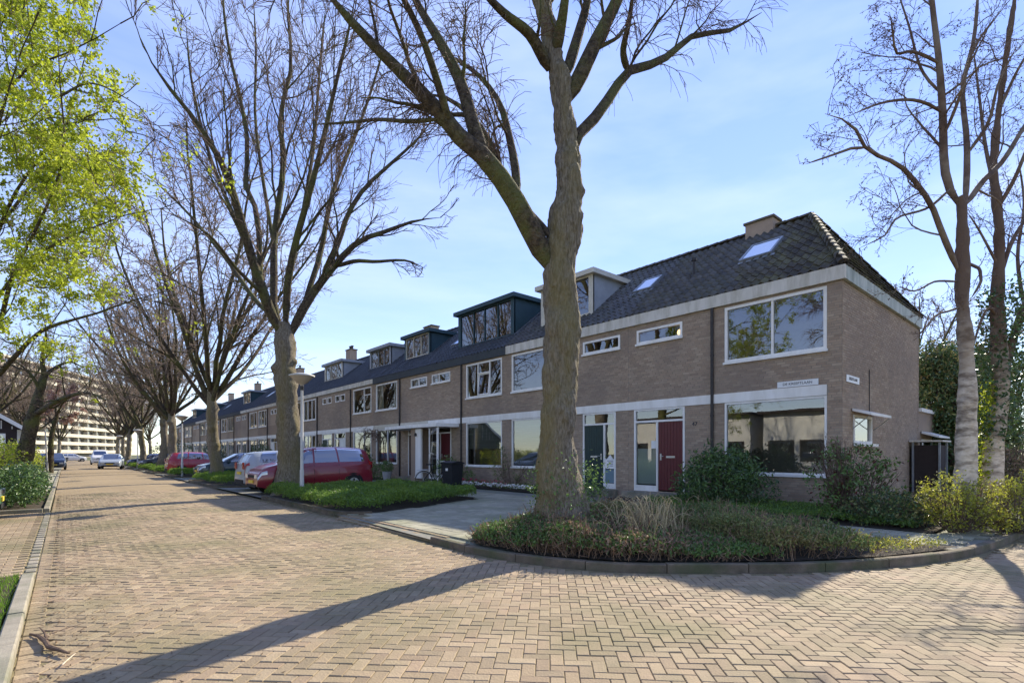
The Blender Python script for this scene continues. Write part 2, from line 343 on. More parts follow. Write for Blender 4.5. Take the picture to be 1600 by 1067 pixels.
# kerb curve of the planted corner: comes down the road edge, bends into the side street
KC = [(4.72, 11.0), (4.60, 9.0), (4.50, 7.0), (4.50, 6.1), (4.68, 5.05), (5.15, 4.05), (5.95, 3.25), (6.95, 2.45), (8.1, 1.85), (9.1, 1.48), (10.1, 1.26), (11.5, 1.10), (13.0, 1.02), (16, 0.95), (22, 0.9), (40, 0.9), (90, 0.9)]
def catmull(pts, step):
    pts = [np.array(p, float) for p in pts]; o = []
    P = [2 * pts[0] - pts[1]] + pts + [2 * pts[-1] - pts[-2]]
    for i in range(1, len(P) - 2):
        n = max(1, int(np.linalg.norm(P[i + 1] - P[i]) / step))
        for j in range(n):
            t = j / n
            o.append(0.5 * ((2 * P[i]) + (-P[i - 1] + P[i + 1]) * t + (2 * P[i - 1] - 5 * P[i] + 4 * P[i + 1] - P[i + 2]) * t * t + (-P[i - 1] + 3 * P[i] - 3 * P[i + 1] + P[i + 2]) * t ** 3))
    o.append(P[-2]); return np.array(o)
KCs = catmull(KC, 0.25)
def pip(X, Y, poly):
    X = np.asarray(X, float); Y = np.asarray(Y, float); ins = np.zeros(X.shape, bool); n = len(poly)
    for i in range(n):
        x1, y1 = poly[i]; x2, y2 = poly[(i + 1) % n]
        c = ((y1 > Y) != (y2 > Y)) & (X < (x2 - x1) * (Y - y1) / ((y2 - y1) if y2 != y1 else 1e-9) + x1)
        ins ^= c
    return ins
# the whole block to the right of the kerb line (house side)
BLOCK = [tuple(p) for p in KCs] + [(90, 130), (4.72, 130)]

def sheet(name, poly, z, m, kind='structure', parent=None):
    me = bpy.data.meshes.new(name)
    me.from_pydata([(x, y, z) for x, y in poly], [], [tuple(range(len(poly)))])
    return link(name, me, m, parent, kind)

# terrain reaching the horizon, below everything
sheet('ground', [(-900, -900), (900, -900), (900, 900), (-900, 900)], -0.06, M['earth'])

# road bed (sand between bricks) + brick carriageway
xs = np.arange(-0.25, 4.80, 0.25)
def grid_sheet(name, xs, ys, zf, m, kind='structure'):
    X, Y = np.meshgrid(xs, ys, indexing='ij'); Z = zf(X, Y); V = np.stack([X, Y, Z], -1).reshape(-1, 3)
    a, b = len(xs), len(ys); i, j = np.meshgrid(np.arange(a - 1), np.arange(b - 1), indexing='ij'); q = (i * b + j).ravel()
    return mesh_np(name, V, np.stack([q, q + b, q + b + 1, q + 1], 1), m, None, kind, smooth=True)
YB = 24.0
road = grid_sheet('road', np.linspace(-0.27, 4.75, 22), np.arange(1.0, YB + 0.5, 0.5), lambda x, y: zroad(x, y) - 0.010, M['joint'])
sheet('road', [(-60, -14), (90, -14), (90, 0.95), (-60, 0.95)], -0.016, M['joint'])
jpoly = [(4.7, 0.95)] + [(4.7, 5.0)] + [tuple(p) for p in KCs if p[1] < 5.0 and p[0] > 4.68 and p[0] < 13.2] + [(13.2, 0.95)]
sheet('road', jpoly, -0.0165, M['joint'])
grid_sheet('road', np.linspace(-0.27, 4.75, 14), np.concatenate([np.arange(YB, 100, 2.0), [100, 140]]), lambda x, y: zroad(x, y), M['road_far'])
sheet('road', [(22, -14), (90, -14), (90, 0.9), (22, 0.9)], 0.0, M['road_far'])

def paver_template(L, W, h, ch=0.006):
    x, y = L / 2, W / 2
    v = []
    for (a, b, z) in ((x, y, -h), (x, y, -ch), (x - ch, y - ch, 0)):
        v += [(-a, -b, z), (a, -b, z), (a, b, z), (-a, b, z)]
    f = []
    for k in (0, 4):
        for i in range(4): f.append((k + i, k + (i + 1) % 4, k + 4 + (i + 1) % 4, k + 4 + i))
    f.append((8, 9, 10, 11))
    return np.array(v), np.array(f)

def lay(name, cx, cy, cz, rot, L, W, m, parent, tilt=0.010, hz=0.002, n_parts=300, label=None, h=0.03, ch=0.006):
    """lay pavers; the nearest n_parts become objects, the rest one mesh"""
    V0, F0 = paver_template(L, W, h, ch)
    N = len(cx)
    cz = cz + rng.normal(0, hz, N)
    tx, ty = rng.normal(0, tilt, N), rng.normal(0, tilt, N); rot = rot + rng.normal(0, 0.008, N)
    _, _, d = proj(np.stack([cx, cy, cz], -1)); px, py, _ = proj(np.stack([cx, cy, cz], -1))
    vis = (d > 0.5) & (px > 0) & (px < 1600) & (py < 1067)
    order = np.argsort(np.where(vis, d, 1e9))
    near = set(order[:n_parts].tolist()) if n_parts else set()
    if near:
        me = bpy.data.meshes.new(name); me.from_pydata(V0.tolist(), [], F0.tolist()); me.materials.append(m)
        for i in sorted(near):
            o = bpy.data.objects.new(name, me); C.objects.link(o); o.parent = parent
            o.location = (cx[i], cy[i], cz[i]); o.rotation_euler = (tx[i], ty[i], rot[i])
    k = np.array([i for i in range(N) if i not in near])
    if len(k):
        c, s = np.cos(rot[k])[:, None], np.sin(rot[k])[:, None]
        X = V0[None, :, 0]; Y = V0[None, :, 1]; Z = V0[None, :, 2] + ty[k][:, None] * -X + tx[k][:, None] * Y
        V = np.stack([cx[k][:, None] + c * X - s * Y, cy[k][:, None] + s * X + c * Y, cz[k][:, None] + Z], -1).reshape(-1, 3)
        F = (F0[None] + (np.arange(len(k)) * len(V0))[:, None, None]).reshape(-1, 4)
        mesh_np(name + 's', V, F, m, parent, 'stuff')

# herringbone at 45 degrees to the road
b = 0.0965
i, j = np.meshgrid(np.arange(-205, 205), np.arange(-80, 360), indexing='ij'); i = i.ravel(); j = j.ravel()
kk = (i - j) % 4
H = kk == 0; Vv = kk == 3
ux = np.concatenate([i[H] + 1.0, i[Vv] + 0.5]) * b; uy = np.concatenate([j[H] + 0.5, j[Vv] + 1.0]) * b
ro = np.concatenate([np.zeros(H.sum()), np.full(Vv.sum(), math.pi / 2)])
# rows follow the camera-facing diagonal of the street
ang = R(45)
X = ux * math.cos(ang) + uy * math.sin(ang); Y = -ux * math.sin(ang) + uy * math.cos(ang)
X, Y = X + 0.0, Y + 0.0
rot = ro - ang
left_ok = X > -0.14
blk = pip(X, Y, BLOCK)
edge = np.min([np.hypot(X - p[0], Y - p[1]) for p in KCs[::1] if p[0] < 24], axis=0)
ok = in_view(X, Y, 1.5) & left_ok & ~blk & (edge > 0.17) & (Y < YB) & (X < 22) & ~((X > 4.52) & (Y > 8))
X, Y, rot = X[ok], Y[ok], rot[ok]
lay('brick', X, Y, zroad(X, Y), rot, 0.188, 0.0918, M['paver'], road, tilt=0.010, hz=0.0014, ch=.005)
# gutter courses along both edges (soldier bricks)
ys = np.arange(1.2, YB, 0.105)
for gx in (-0.195,):
    n_ = len(ys); lay('gutter_brick', np.full(n_, gx) + 0.0, ys, zroad(np.full(n_, gx), ys) - 0.003, np.zeros(n_), 0.13, 0.097, M['paver'], road, n_parts=60)

# ---- left side: lawn, kerb, parking bay of grey-yellow bricks
def kerb_line(name, pts, wd, z0, z1, m, label_kind='structure', stone=1.0):
    """individual kerb stones following a polyline; wd>0 lies to the left of travel"""
    pts = catmull(pts, 0.1); seg = np.linalg.norm(np.diff(pts, axis=0), axis=1); s = np.concatenate([[0], np.cumsum(seg)])
    root = None; t = 0
    while t < s[-1] - 0.15:
        e = min(t + stone, s[-1]); u = np.linspace(t + 0.006, e - 0.006, 4)
        cx = np.interp(u, s, pts[:, 0]); cy = np.interp(u, s, pts[:, 1])
        tx = np.gradient(cx); ty = np.gradient(cy); ln = np.hypot(tx, ty); nx, ny = -ty / ln, tx / ln
        v = []; dz = random.uniform(-0.006, 0.006); ch = 0.012
        for q in range(4):
            for off, zz in ((0, z0), (0, z1 - ch), (ch, z1), (wd - ch, z1), (wd, z1 - ch), (wd, z0)):
                o_ = off
                v.append((cx[q] + nx[q] * o_, cy[q] + ny[q] * o_, zz + dz))
        f = []
        for q in range(3):
            for c_ in range(6):
                a_ = q * 6 + c_; b_ = q * 6 + (c_ + 1) % 6; f.append((a_, b_, b_ + 6, a_ + 6))
        f += [tuple(range(6))[::-1], tuple(range(18, 24))]
        mb = MB().add(v, f)
        if root is None:
            root = mb.build(name, m, None, 'structure')
        else:
            mb.build('kerb_stone', m, root)
        t = e
    return root
kerb_line('kerb', [(-0.27, 2.2), (-0.27, 5), (-0.27, 8.35)], 0.115, -0.05, 0.075, M['kerb'])
sheet('lawn_soil', [(-9, 1.5), (-0.41, 1.5), (-0.41, 8.35), (-9, 8.35)], 0.03, M['soil'])
sheet('parking_bay', [(-7, 8.35), (-0.27, 8.35), (-0.27, 17.4), (-7, 17.4)], -0.012, M['joint'])
bay = sheet('pavement', [(-9, 1.0), (-0.27, 1.0), (-0.27, 1.6), (-9, 1.6)], -0.004, M['slab_old'])
i, j = np.meshgrid(np.arange(0, 32), np.arange(0, 84), indexing='ij'); i = i.ravel(); j = j.ravel()
bx_ = -0.50 - i * 0.215 - (j % 2) * 0.107; by_ = 8.45 + j * 0.1065; ok = in_view(bx_, by_, 1.2)
lay('paving_brick', bx_[ok], by_[ok], np.zeros(ok.sum()), np.zeros(ok.sum()), 0.205, 0.098, M['paver'], bay, n_parts=120)
# pale marking stones between road and bay
ys = np.arange(8.5, 17.3, 0.32); n_ = len(ys)
lay('marking_stone', np.full(n_, -0.325), ys, np.full(n_, 0.004), np.full(n_, math.pi / 2), 0.20, 0.10, M['kerb'], bay, n_parts=40)
kerb_line('kerb', [(-0.30, 17.4), (-0.30, 30), (-0.30, 58)], 0.12, -0.05, 0.09, M['kerb'])
kerb_line('kerb', [(-0.42, 17.42), (-2.0, 17.5), (-6.5, 17.5)], 0.12, -0.05, 0.09, M['kerb'])
sheet('shrubbery_soil', [(-14, 17.6), (-0.42, 17.6), (-0.42, 26), (-1.7, 27), (-1.7, 58), (-14, 58)], 0.03, M['soil'])
sheet('pavement', [(-1.7, 27), (-0.42, 26), (-0.42, 58), (-1.7, 58)], 0.05, M['slab'])
sheet('pavement', [(-6, 58), (-0.27, 58), (-0.27, 140), (-6, 140)], -0.002, M['slab_old'])
sheet('pavement', [(-12, 17.6), (-12, -14), (-9, -14), (-9, 17.6)], -0.004, M['slab_old'])

# ---- right side: block base, pavement slabs, beds
sheet('pavement', BLOCK, 0.055, M['slab_old'])
# forecourt between the two beds and path behind the hedge
BED1 = [(4.72, 6.35), (4.80, 5.1), (5.28, 4.15), (6.05, 3.38), (7.03, 2.6), (8.15, 2.0), (9.15, 1.63), (9.9, 1.45), (9.55, 2.25), (9.3, 3.4), (9.2, 5.0), (8.6, 6.6), (7.4, 7.2), (6.0, 7.15), (5.1, 6.9)]
BED2 = [(4.86, 11.6), (5.5, 11.15), (9.35, 12.6), (9.65, 13.0), (9.3, 17.4), (4.86, 17.7)]
GARD = [(11.4, 2.2), (13.9, 2.2), (13.9, 3.9), (13.95, 8.2), (11.35, 8.2)]
ix, iy = np.meshgrid(np.arange(0, 40), np.arange(0, 62), indexing='ij')
sx = (4.86 + 0.155 + ix * 0.305).ravel(); sy = (1.3 + iy * 0.305 + 0.15 * (ix % 2)).ravel()
ok = pip(sx, sy, BLOCK) & ~pip(sx, sy, BED1) & ~pip(sx, sy, BED2) & ~((sx > 11.2) & (sy > 1.9)) & ~((sx < 10.6) & (sy > 17.8))
ed = np.min([np.hypot(sx - p[0], sy - p[1]) for p in KCs if p[0] < 24], axis=0)
ok &= (ed > 0.32) & in_view(sx, sy, 1.5)
slabs = sheet('pavement', [(4.86, 7.0), (11.4, 7.0), (11.4, 11.3), (4.86, 11.3)], 0.058, M['joint'])
lay('paving_slab', sx[ok], sy[ok], np.full(ok.sum(), 0.085), np.zeros(ok.sum()), 0.293, 0.293, M['slab'], slabs, tilt=0.006, hz=0.0012, ch=0.004)
# rollover strip of bricks at the dropped kerb
for gx in (4.60, 4.71, 4.82):
    ys = np.arange(7.3, 11.2, 0.215); n_ = len(ys)
    lay('edging_brick', np.full(n_, gx), ys + (0.1 if gx == 4.71 else 0), np.full(n_, 0.03 + (gx - 4.6) * 0.2), np.full(n_, math.pi / 2), 0.205, 0.098, M['paver'], slabs, n_parts=19)
# kerbs round the corner bed
kerb_line('kerb', [(4.50, 7.25), (4.48, 6.1), (4.66, 5.05), (5.13, 4.05), (5.93, 3.25), (6.93, 2.45), (8.08, 1.85), (9.08, 1.48), (10.08, 1.26), (11.5, 1.10), (13.0, 1.02), (16, 0.95), (22, 0.9)], 0.11, -0.05, 0.10, M['kerb_dark'])
kerb_line('kerb', [(4.74, 17.9), (4.72, 14), (4.72, 11.8), (4.95, 11.3), (5.35, 11.1)][::-1], -0.12, -0.05, 0.125, M['kerb_dark'])
sheet('bed_soil', BED1, 0.10, M['soil'])
sheet('bed_soil', BED2, 0.10, M['soil'])
sheet('garden_soil', [(11.2, 2.0), (30, 2.0), (30, 4.2), (13.87, 4.2), (13.87, 10.2), (12.5, 10.2), (12.5, 10.0), (11.6, 8.5)], 0.098, M['soil'])
sheet('garden_soil', [(12.4, 13.0), (13.87, 13.0), (13.87, 100), (12.4, 100)], 0.098, M['soil'])
# farther beds between the parking bays
BEDS = [(23.6, 31.2, 8.0), (35.2, 39.6, 7.5), (43.4, 50.0, 7.5), (53.0, 57.5, 7.5), (61.5, 66.5, 7.5), (72, 80, 7.5)]
BEDP = []
for a_, b_, xr in BEDS:
    p = [(4.86, a_ + 0.9), (5.7, a_), (xr, a_ + 0.2), (xr, b_), (5.6, b_), (4.86, b_ - 0.6)]
    BEDP.append(p); sheet('bed_soil', p, 0.10, M['soil'])
    kerb_line('kerb', [(5.7, a_ - 0.12), (4.9, a_ + 0.4), (4.72, a_ + 1.2), (4.72, (a_ + b_) / 2), (4.72, b_ - 0.9), (4.85, b_ - 0.2), (5.6, b_ + 0.12)], -0.12, -0.05, 0.125, M['kerb_dark'], stone=1.2)

# ================================================================== HOUSES
FX = 13.9; W = 6.13; Y0 = 4.15; EZ = 5.9; FZ = 5.57; RX = 3.72; RZ = 8.85; DX = 7.45
GZ = 0.05
Vp, Fp = None, None
def bricks_for(rects, y_lo, y_hi, z_lo, z_hi):
    """list of (ya,yb,za,zb) bricks in a wall with rectangular openings"""
    o = []; c = 0; z = z_lo; bh = 0.0625; bl = 0.22; jt = 0.010
    while z < z_hi - 0.01:
        zt = min(z + bh, z_hi); zm = (z + zt) / 2
        cuts = sorted([(max(a, y_lo), min(b_, y_hi)) for a, b_, za, zb in rects if za < zm < zb])
        iv = []; cur = y_lo
        for a, b_ in cuts:
            if a > cur: iv.append((cur, a))
            cur = max(cur, b_)
        if cur < y_hi: iv.append((cur, y_hi))
        off = 0.11 * (c % 2) + 0.055 * ((c // 2) % 2)
        for a, b_ in iv:
            k = math.floor((a - off) / bl); 
            while off + k * bl < b_:
                p, q = max(a, off + k * bl), min(b_, off + (k + 1) * bl)
                if q - p > 0.03: o.append((p + jt / 2, q - jt / 2, z + jt / 2, zt - jt / 2))
                k += 1
        z += bh; c += 1
    return o
def brick_mesh(bs, axis, plane, out_, m, parent, name='bricks', n_parts=0, focus=None, off=None):
    """axis 'y': wall along y facing -x at x=plane; axis 'x': wall along x facing -y at y=plane"""
    A = np.array(bs)
    pr_ = 0.006 + rng.uniform(-0.002, 0.002, len(A))
    near = []
    if n_parts:
        cen = np.stack([(A[:, 0] + A[:, 1]) / 2, (A[:, 2] + A[:, 3]) / 2], -1)
        near = np.argsort(np.hypot(cen[:, 0] - focus[0], (cen[:, 1] - focus[1]) * 0.6))[:n_parts]
        full = {}
        for i_ in near:
            l, h = round(A[i_, 1] - A[i_, 0], 3), round(A[i_, 3] - A[i_, 2], 3)
            if (l, h) not in full:
                mb = MB()
                if axis == 'y': mb.box(-0.006, 0.0, -l / 2, l / 2, -h / 2, h / 2)
                else: mb.box(-l / 2, l / 2, -0.006, 0.0, -h / 2, h / 2)
                me = bpy.data.meshes.new('brick'); me.from_pydata(np.concatenate(mb.v).tolist(), [], mb.f); me.materials.append(m); full[(l, h)] = me
            o = bpy.data.objects.new('brick', full[(l, h)]); C.objects.link(o); o.parent = parent
            y_, z_ = cen[i_]; o.location = (plane, y_, z_) if axis == 'y' else (y_, plane, z_)
    keep = np.setdiff1d(np.arange(len(A)), near); A = A[keep]; pr_ = pr_[keep]
    a, b_, c, d_ = A.T; N = len(A); z = np.zeros(N) + plane; pz = plane - pr_
    if axis == 'y':
        V = np.stack([np.stack([z, a, c], -1), np.stack([z, b_, c], -1), np.stack([z, b_, d_], -1), np.stack([z, a, d_], -1),
                      np.stack([pz, a, c], -1), np.stack([pz, b_, c], -1), np.stack([pz, b_, d_], -1), np.stack([pz, a, d_], -1)], 1)
        F0 = np.array([(7, 6, 5, 4), (4, 5, 1, 0), (5, 6, 2, 1), (6, 7, 3, 2), (7, 4, 0, 3)])
    else:
        V = np.stack([np.stack([a, z, c], -1), np.stack([b_, z, c], -1), np.stack([b_, z, d_], -1), np.stack([a, z, d_], -1),
                      np.stack([a, pz, c], -1), np.stack([b_, pz, c], -1), np.stack([b_, pz, d_], -1), np.stack([a, pz, d_], -1)], 1)
        F0 = np.array([(4, 5, 6, 7), (0, 1, 5, 4), (1, 2, 6, 5), (2, 3, 7, 6), (3, 0, 4, 7)])
    F = (F0[None] + (np.arange(N) * 8)[:, None, None]).reshape(-1, 4)
    mesh_np(name, V.reshape(-1, 3), F, m, parent, 'stuff')

def wall_boxes(mb, rects, y_lo, y_hi, z_lo, z_hi, x0, x1, axis='y'):
    zs = sorted(set([z_lo, z_hi] + [v for r in rects for v in r[2:4] if z_lo < v < z_hi]))
    for za, zb in zip(zs[:-1], zs[1:]):
        zm = (za + zb) / 2; cuts = sorted([(r[0], r[1]) for r in rects if r[2] < zm < r[3]]); cur = y_lo
        for a, b_ in cuts + [(y_hi, y_hi)]:
            if a > cur + 1e-4:
                if axis == 'y': mb.box(x0, x1, cur, a, za, zb)
                else: mb.box(cur, a, x0, x1, za, zb)
            cur = max(cur, b_)

def window(parent, y0, y1, z0, z1, cols=(0.5,), rows=(), fm='white', ft=0.06, blind=None, x=0.0, tilt=None, sill=True, name='window', room=True):
    """cols: fractions of mullions; rows: list of (col_index, fraction)"""
    mb = MB(); a, b_ = x - 0.02, x + 0.07
    mb.box(a, b_, y0, y0 + ft, z0, z1); mb.box(a, b_, y1 - ft, y1, z0, z1)
    mb.box(a, b_, y0 + ft, y1 - ft, z0, z0 + ft); mb.box(a, b_, y0 + ft, y1 - ft, z1 - ft, z1)
    ed = [y0 + ft] + [y0 + (y1 - y0) * c for c in cols] + [y1 - ft]
    for c in ed[1:-1]: mb.box(a + 0.012, b_, c - 0.028, c + 0.028, z0 + ft, z1 - ft)
    cells = []
    for k in range(len(ed) - 1):
        p = ed[k] + (0.028 if k else 0); q = ed[k + 1] - (0.028 if k < len(ed) - 2 else 0)
        rs = [fr for ci, fr in rows if ci == k]
        if rs:
            zc = z0 + (z1 - z0) * rs[0]; mb.box(a + 0.012, b_, p, q, zc - 0.025, zc + 0.025)
            cells += [(p, q, z0 + ft, zc - 0.025), (p, q, zc + 0.025, z1 - ft)]
        else: cells.append((p, q, z0 + ft, z1 - ft))
    wn = mb.build(name, M[fm], parent)
    for k, (p, q, r, s) in enumerate(cells):
        gb = MB()
        if tilt == k:
            fr = MB(); th = 0.10; L_ = s - r
            for (u0, u1, w0, w1) in ((p, p + .05, r, s), (q - .05, q, r, s), (p + .05, q - .05, r, r + .05), (p + .05, q - .05, s - .05, s)):
                fx = lambda z: a - 0.005 + (z - r) * th
                fr.add([(fx(w0) - .03, u0, w0), (fx(w0) - .03, u1, w0), (fx(w1) - .03, u1, w1), (fx(w1) - .03, u0, w1), (fx(w0), u0, w0), (fx(w0), u1, w0), (fx(w1), u1, w1), (fx(w1), u0, w1)],
                       [(3, 2, 1, 0), (4, 5, 6, 7), (0, 1, 5, 4), (1, 2, 6, 5), (2, 3, 7, 6), (3, 0, 4, 7)])
            fr.build('casement', M[fm], wn)
            gb.add([(a - 0.02, p + .05, r + .05), (a - 0.02, q - .05, r + .05), (a - 0.02 + th * L_, q - .05, s - .05), (a - 0.02 + th * L_, p + .05, s - .05)], [(3, 2, 1, 0)])
        else:
            gb.add([(x + 0.03, p, r), (x + 0.03, q, r), (x + 0.03, q, s), (x + 0.03, p, s)], [(3, 2, 1, 0)])
        gb.build('pane', M['glass'], wn)
    if sill: MB().box(x - 0.07, x - 0.021, y0 - 0.03, y1 + 0.03, z0 - 0.05, z0 + 0.012).build('sill', M[fm], wn)
    if room:
        rm = MB(); X0, X1 = x + 0.10, x + 2.6; ya, yb, za, zb = y0 - 0.1, y1 + 0.1, z0 - 0.15, z1 + 0.05
        v = [(X0, ya, za), (X0, yb, za), (X0, yb, zb), (X0, ya, zb), (X1, ya, za), (X1, yb, za), (X1, yb, zb), (X1, ya, zb)]
        rm.add(v, [(4, 5, 6, 7), (0, 1, 5, 4), (1, 2, 6, 5), (2, 3, 7, 6), (3, 0, 4, 7)]); rm.build('interior', M['room'], wn)
    if blind == 'curtain':
        for (p, q) in ((y0 + 0.06, y0 + 0.06 + (y1 - y0) * 0.22), (y1 - 0.06 - (y1 - y0) * 0.22, y1 - 0.06)):
            n_ = 14; yy = np.linspace(p, q, n_); xx = x + 0.16 + 0.03 * np.sin(np.arange(n_) * 1.9)
            v = [(xx[k], yy[k], z0 + .03) for k in range(n_)] + [(xx[k], yy[k], z1 - .03) for k in range(n_)]
            MB().add(v, [(k, k + 1, n_ + k + 1, n_ + k) for k in range(n_ - 1)]).build('curtain', M['curtain'], wn)
    elif blind:
        fr = float(blind); n_ = int((z1 - z0) * fr / 0.05); bm_ = MB()
        for k in range(n_):
            zt = z1 - 0.05 - k * 0.05; bm_.add([(x + .11, y0 + .07, zt), (x + .11, y1 - .07, zt), (x + .14, y1 - .07, zt - .038), (x + .14, y0 + .07, zt - .038)], [(0, 1, 2, 3)])
        bm_.build('blind', M['blind'], wn)
    return wn

def tile_field(parent, m, xz0, xz1, y0, y1, n_parts=0, clip=None, mossy=None, flat_hip=None, name='roof_tile'):
    """pantiles on a slope rising from (x,z)=xz0 at the eave to xz1 at the ridge, between y0 and y1.
    flat_hip: (xz..) generic frame: origin O, along A, up B (world vectors local)"""
    tw = 0.235; gauge = 0.33
    if flat_hip is None:
        O = np.array([xz0[0], y1, xz0[1]]); A = np.array([0, -1.0, 0]); B = np.array([xz1[0] - xz0[0], 0, xz1[1] - xz0[1]]); LA = y1 - y0
    else: O, A, B, LA = flat_hip
    LB = np.linalg.norm(B); B = B / LB; Nn = np.cross(B, A); Nn = Nn / np.linalg.norm(Nn)
    if Nn[2] < 0: Nn = -Nn
    nc = int(LA / tw); nr = int(LB / gauge); tw = LA / nc; gg = LB / nr
    # tile cross-section (pantile S curve) and lapping tail
    s = np.linspace(0, 1, 7); hz = 0.038 * np.cos((s * 2 * math.pi)) * np.where(s < 0.75, 1, 0.9) + 0.006
    u = (s - 0.5) * (tw + 0.02)
    lo, hi = -0.03, gg
    V0 = []
    for (bb, lift) in ((lo, 0.045), (hi, 0.018)):
        for k in range(7): V0.append((u[k], bb, hz[k] + lift))
    for k in range(7): V0.append((u[k], lo + 0.0, hz[k] + 0.020))
    F0 = [(k, k + 1, 8 + k, 7 + k) for k in range(6)] + [(14 + k, 15 + k, k + 1, k) for k in range(6)]
    V0 = np.array(V0); F0 = np.array(F0)
    ci, ri = np.meshgrid(np.arange(nc), np.arange(nr), indexing='ij'); ci = ci.ravel(); ri = ri.ravel()
    au = (ci + 0.5) * tw; bv = ri * gg
    if clip is not None:
        k = clip(au, bv + gg / 2); au, bv = au[k], bv[k]
    N = len(au); jit = rng.normal(0, 0.004, N); yaw = rng.normal(0, 0.008, N)
    U = V0[None, :, 0] + au[:, None] + yaw[:, None] * V0[None, :, 1]; Bv = V0[None, :, 1] + bv[:, None] + jit[:, None]; Hh = V0[None, :, 2] + np.abs(jit)[:, None]
    P = O + U[..., None] * A + Bv[..., None] * B + Hh[..., None] * Nn
    near = np.array([], int)
    if n_parts:
        wp = P.mean(1) + np.array([parent_world(parent)])
        near = np.argsort(proj(wp)[2])[:n_parts]
        Rm = np.stack([A, B, Nn], 1)
        from mathutils import Matrix
        me = bpy.data.meshes.new(name); me.from_pydata(V0.tolist(), [], F0.tolist()); me.materials.append(m); me.shade_smooth()
        for i_ in near:
            o = bpy.data.objects.new(name, me); C.objects.link(o); o.parent = parent
            T = Matrix(((A[0], B[0], Nn[0], 0), (A[1], B[1], Nn[1], 0), (A[2], B[2], Nn[2], 0), (0, 0, 0, 1)))
            loc = O + au[i_] * A + (bv[i_] + jit[i_]) * B + abs(jit[i_]) * Nn
            o.rotation_euler = T.to_euler(); o.location = loc
            if np.linalg.det(Rm) < 0: o.scale = (1, 1, 1)
    keep = np.setdiff1d(np.arange(N), near)
    if len(keep):
        F = (F0[None] + (np.arange(len(keep)) * len(V0))[:, None, None]).reshape(-1, 4)
        mesh_np(name + 's', P[keep].reshape(-1, 3), F, m, parent, 'stuff')
def parent_world(o):
    p = np.zeros(3)
    while o: p += np.array(o.location); o = o.parent
    return p

def ridge_tiles(parent, m, a, b_, n_vis=60, name='ridge_tile'):
    a = np.array(a, float); b_ = np.array(b_, float); L_ = np.linalg.norm(b_ - a); n_ = max(1, int(L_ / 0.36)); D = (b_ - a) / L_
    S_ = np.cross(D, [0, 0, 1.0]); S_ /= np.linalg.norm(S_); Nn = np.cross(S_, D)
    me = None
    for k in range(n_):
        p = a + D * (k * L_ / n_); q = a + D * ((k + 1) * L_ / n_ + 0.03)
        v = []
        for (c, r_, t) in ((p, 0.125, 0), (q, 0.105, 0)):
            for g_ in range(7):
                th = math.pi * g_ / 6; v.append(tuple(c + S_ * r_ * math.cos(th) + Nn * (r_ * 0.85 * math.sin(th) - 0.02)))
        f = [(g_, g_ + 1, 8 + g_, 7 + g_) for g_ in range(6)] + [tuple(range(7))]
        MB().add(v, f).build(name, m, parent, smooth=False)

def chimney(parent, y, x=RX, w_=0.9, d_=0.55, z0=RZ - 0.35, z1=RZ + 0.85, pots=1):
    ch = MB().box(x - d_ / 2, x + d_ / 2, y - w_ / 2, y + w_ / 2, z0, z1).build('chimney', M['brick'], parent)
    MB().box(x - d_ / 2 - .05, x + d_ / 2 + .05, y - w_ / 2 - .05, y + w_ / 2 + .05, z1, z1 + .07).build('chimney_cap', M['kerb_dark'], ch)
    for k in range(pots):
        yy = y + (k - (pots - 1) / 2) * 0.35
        MB().lathe([(0.09, z1 + .07), (0.09, z1 + .3), (0.13, z1 + .31), (0.13, z1 + .36), (0.02, z1 + .40)], x, yy, 10).build('chimney_pot', M['pipe'], ch)
    return ch

def slope_x(z): return (z - EZ) / (RZ - EZ) * RX     # local x of roof surface at height z
def slope_z(x): return EZ + x / RX * (RZ - EZ)

def skylight(parent, yc, zc, w_=0.8, h=1.1):
    sx_ = slope_x(zc); th = math.atan2(RZ - EZ, RX); c, s = math.cos(th), math.sin(th)
    def P(u, v, n_): return (sx_ + u * c - n_ * s, yc + v, zc + u * s + n_ * c)
    def bx(mb, u0, u1, v0, v1, n0, n1):
        mb.add([P(u, v, n_) for n_ in (n0, n1) for (u, v) in ((u0, v0), (u1, v0), (u1, v1), (u0, v1))], [(3, 2, 1, 0), (4, 5, 6, 7), (0, 1, 5, 4), (1, 2, 6, 5), (2, 3, 7, 6), (3, 0, 4, 7)])
    fr = MB(); a, b_ = h / 2, w_ / 2
    bx(fr, -a, a, -b_, -b_ + .07, .03, .14); bx(fr, -a, a, b_ - .07, b_, .03, .14); bx(fr, -a, -a + .07, -b_ + .07, b_ - .07, .03, .14); bx(fr, a - .07, a, -b_ + .07, b_ - .07, .03, .14)
    bx(fr, -a - .12, -a, -b_ - .1, b_ + .1, .05, .075)
    s_ = fr.build('skylight', M['zinc'], parent)
    MB().add([P(-a + .07, -b_ + .07, .125), P(a - .07, -b_ + .07, .125), P(a - .07, b_ - .07, .125), P(-a + .07, b_ - .07, .125)], [(3, 2, 1, 0)]).build('pane', glass_sky(), s_)
    return s_
_gs = []
def glass_sky():
    if not _gs:
        m = mat('skylight_glass', (0.55, 0.62, 0.70), (0.50, 0.57, 0.66), 0.06, 1, spec=0.9, metal=0.75); _gs.append(m)
    return _gs[0]

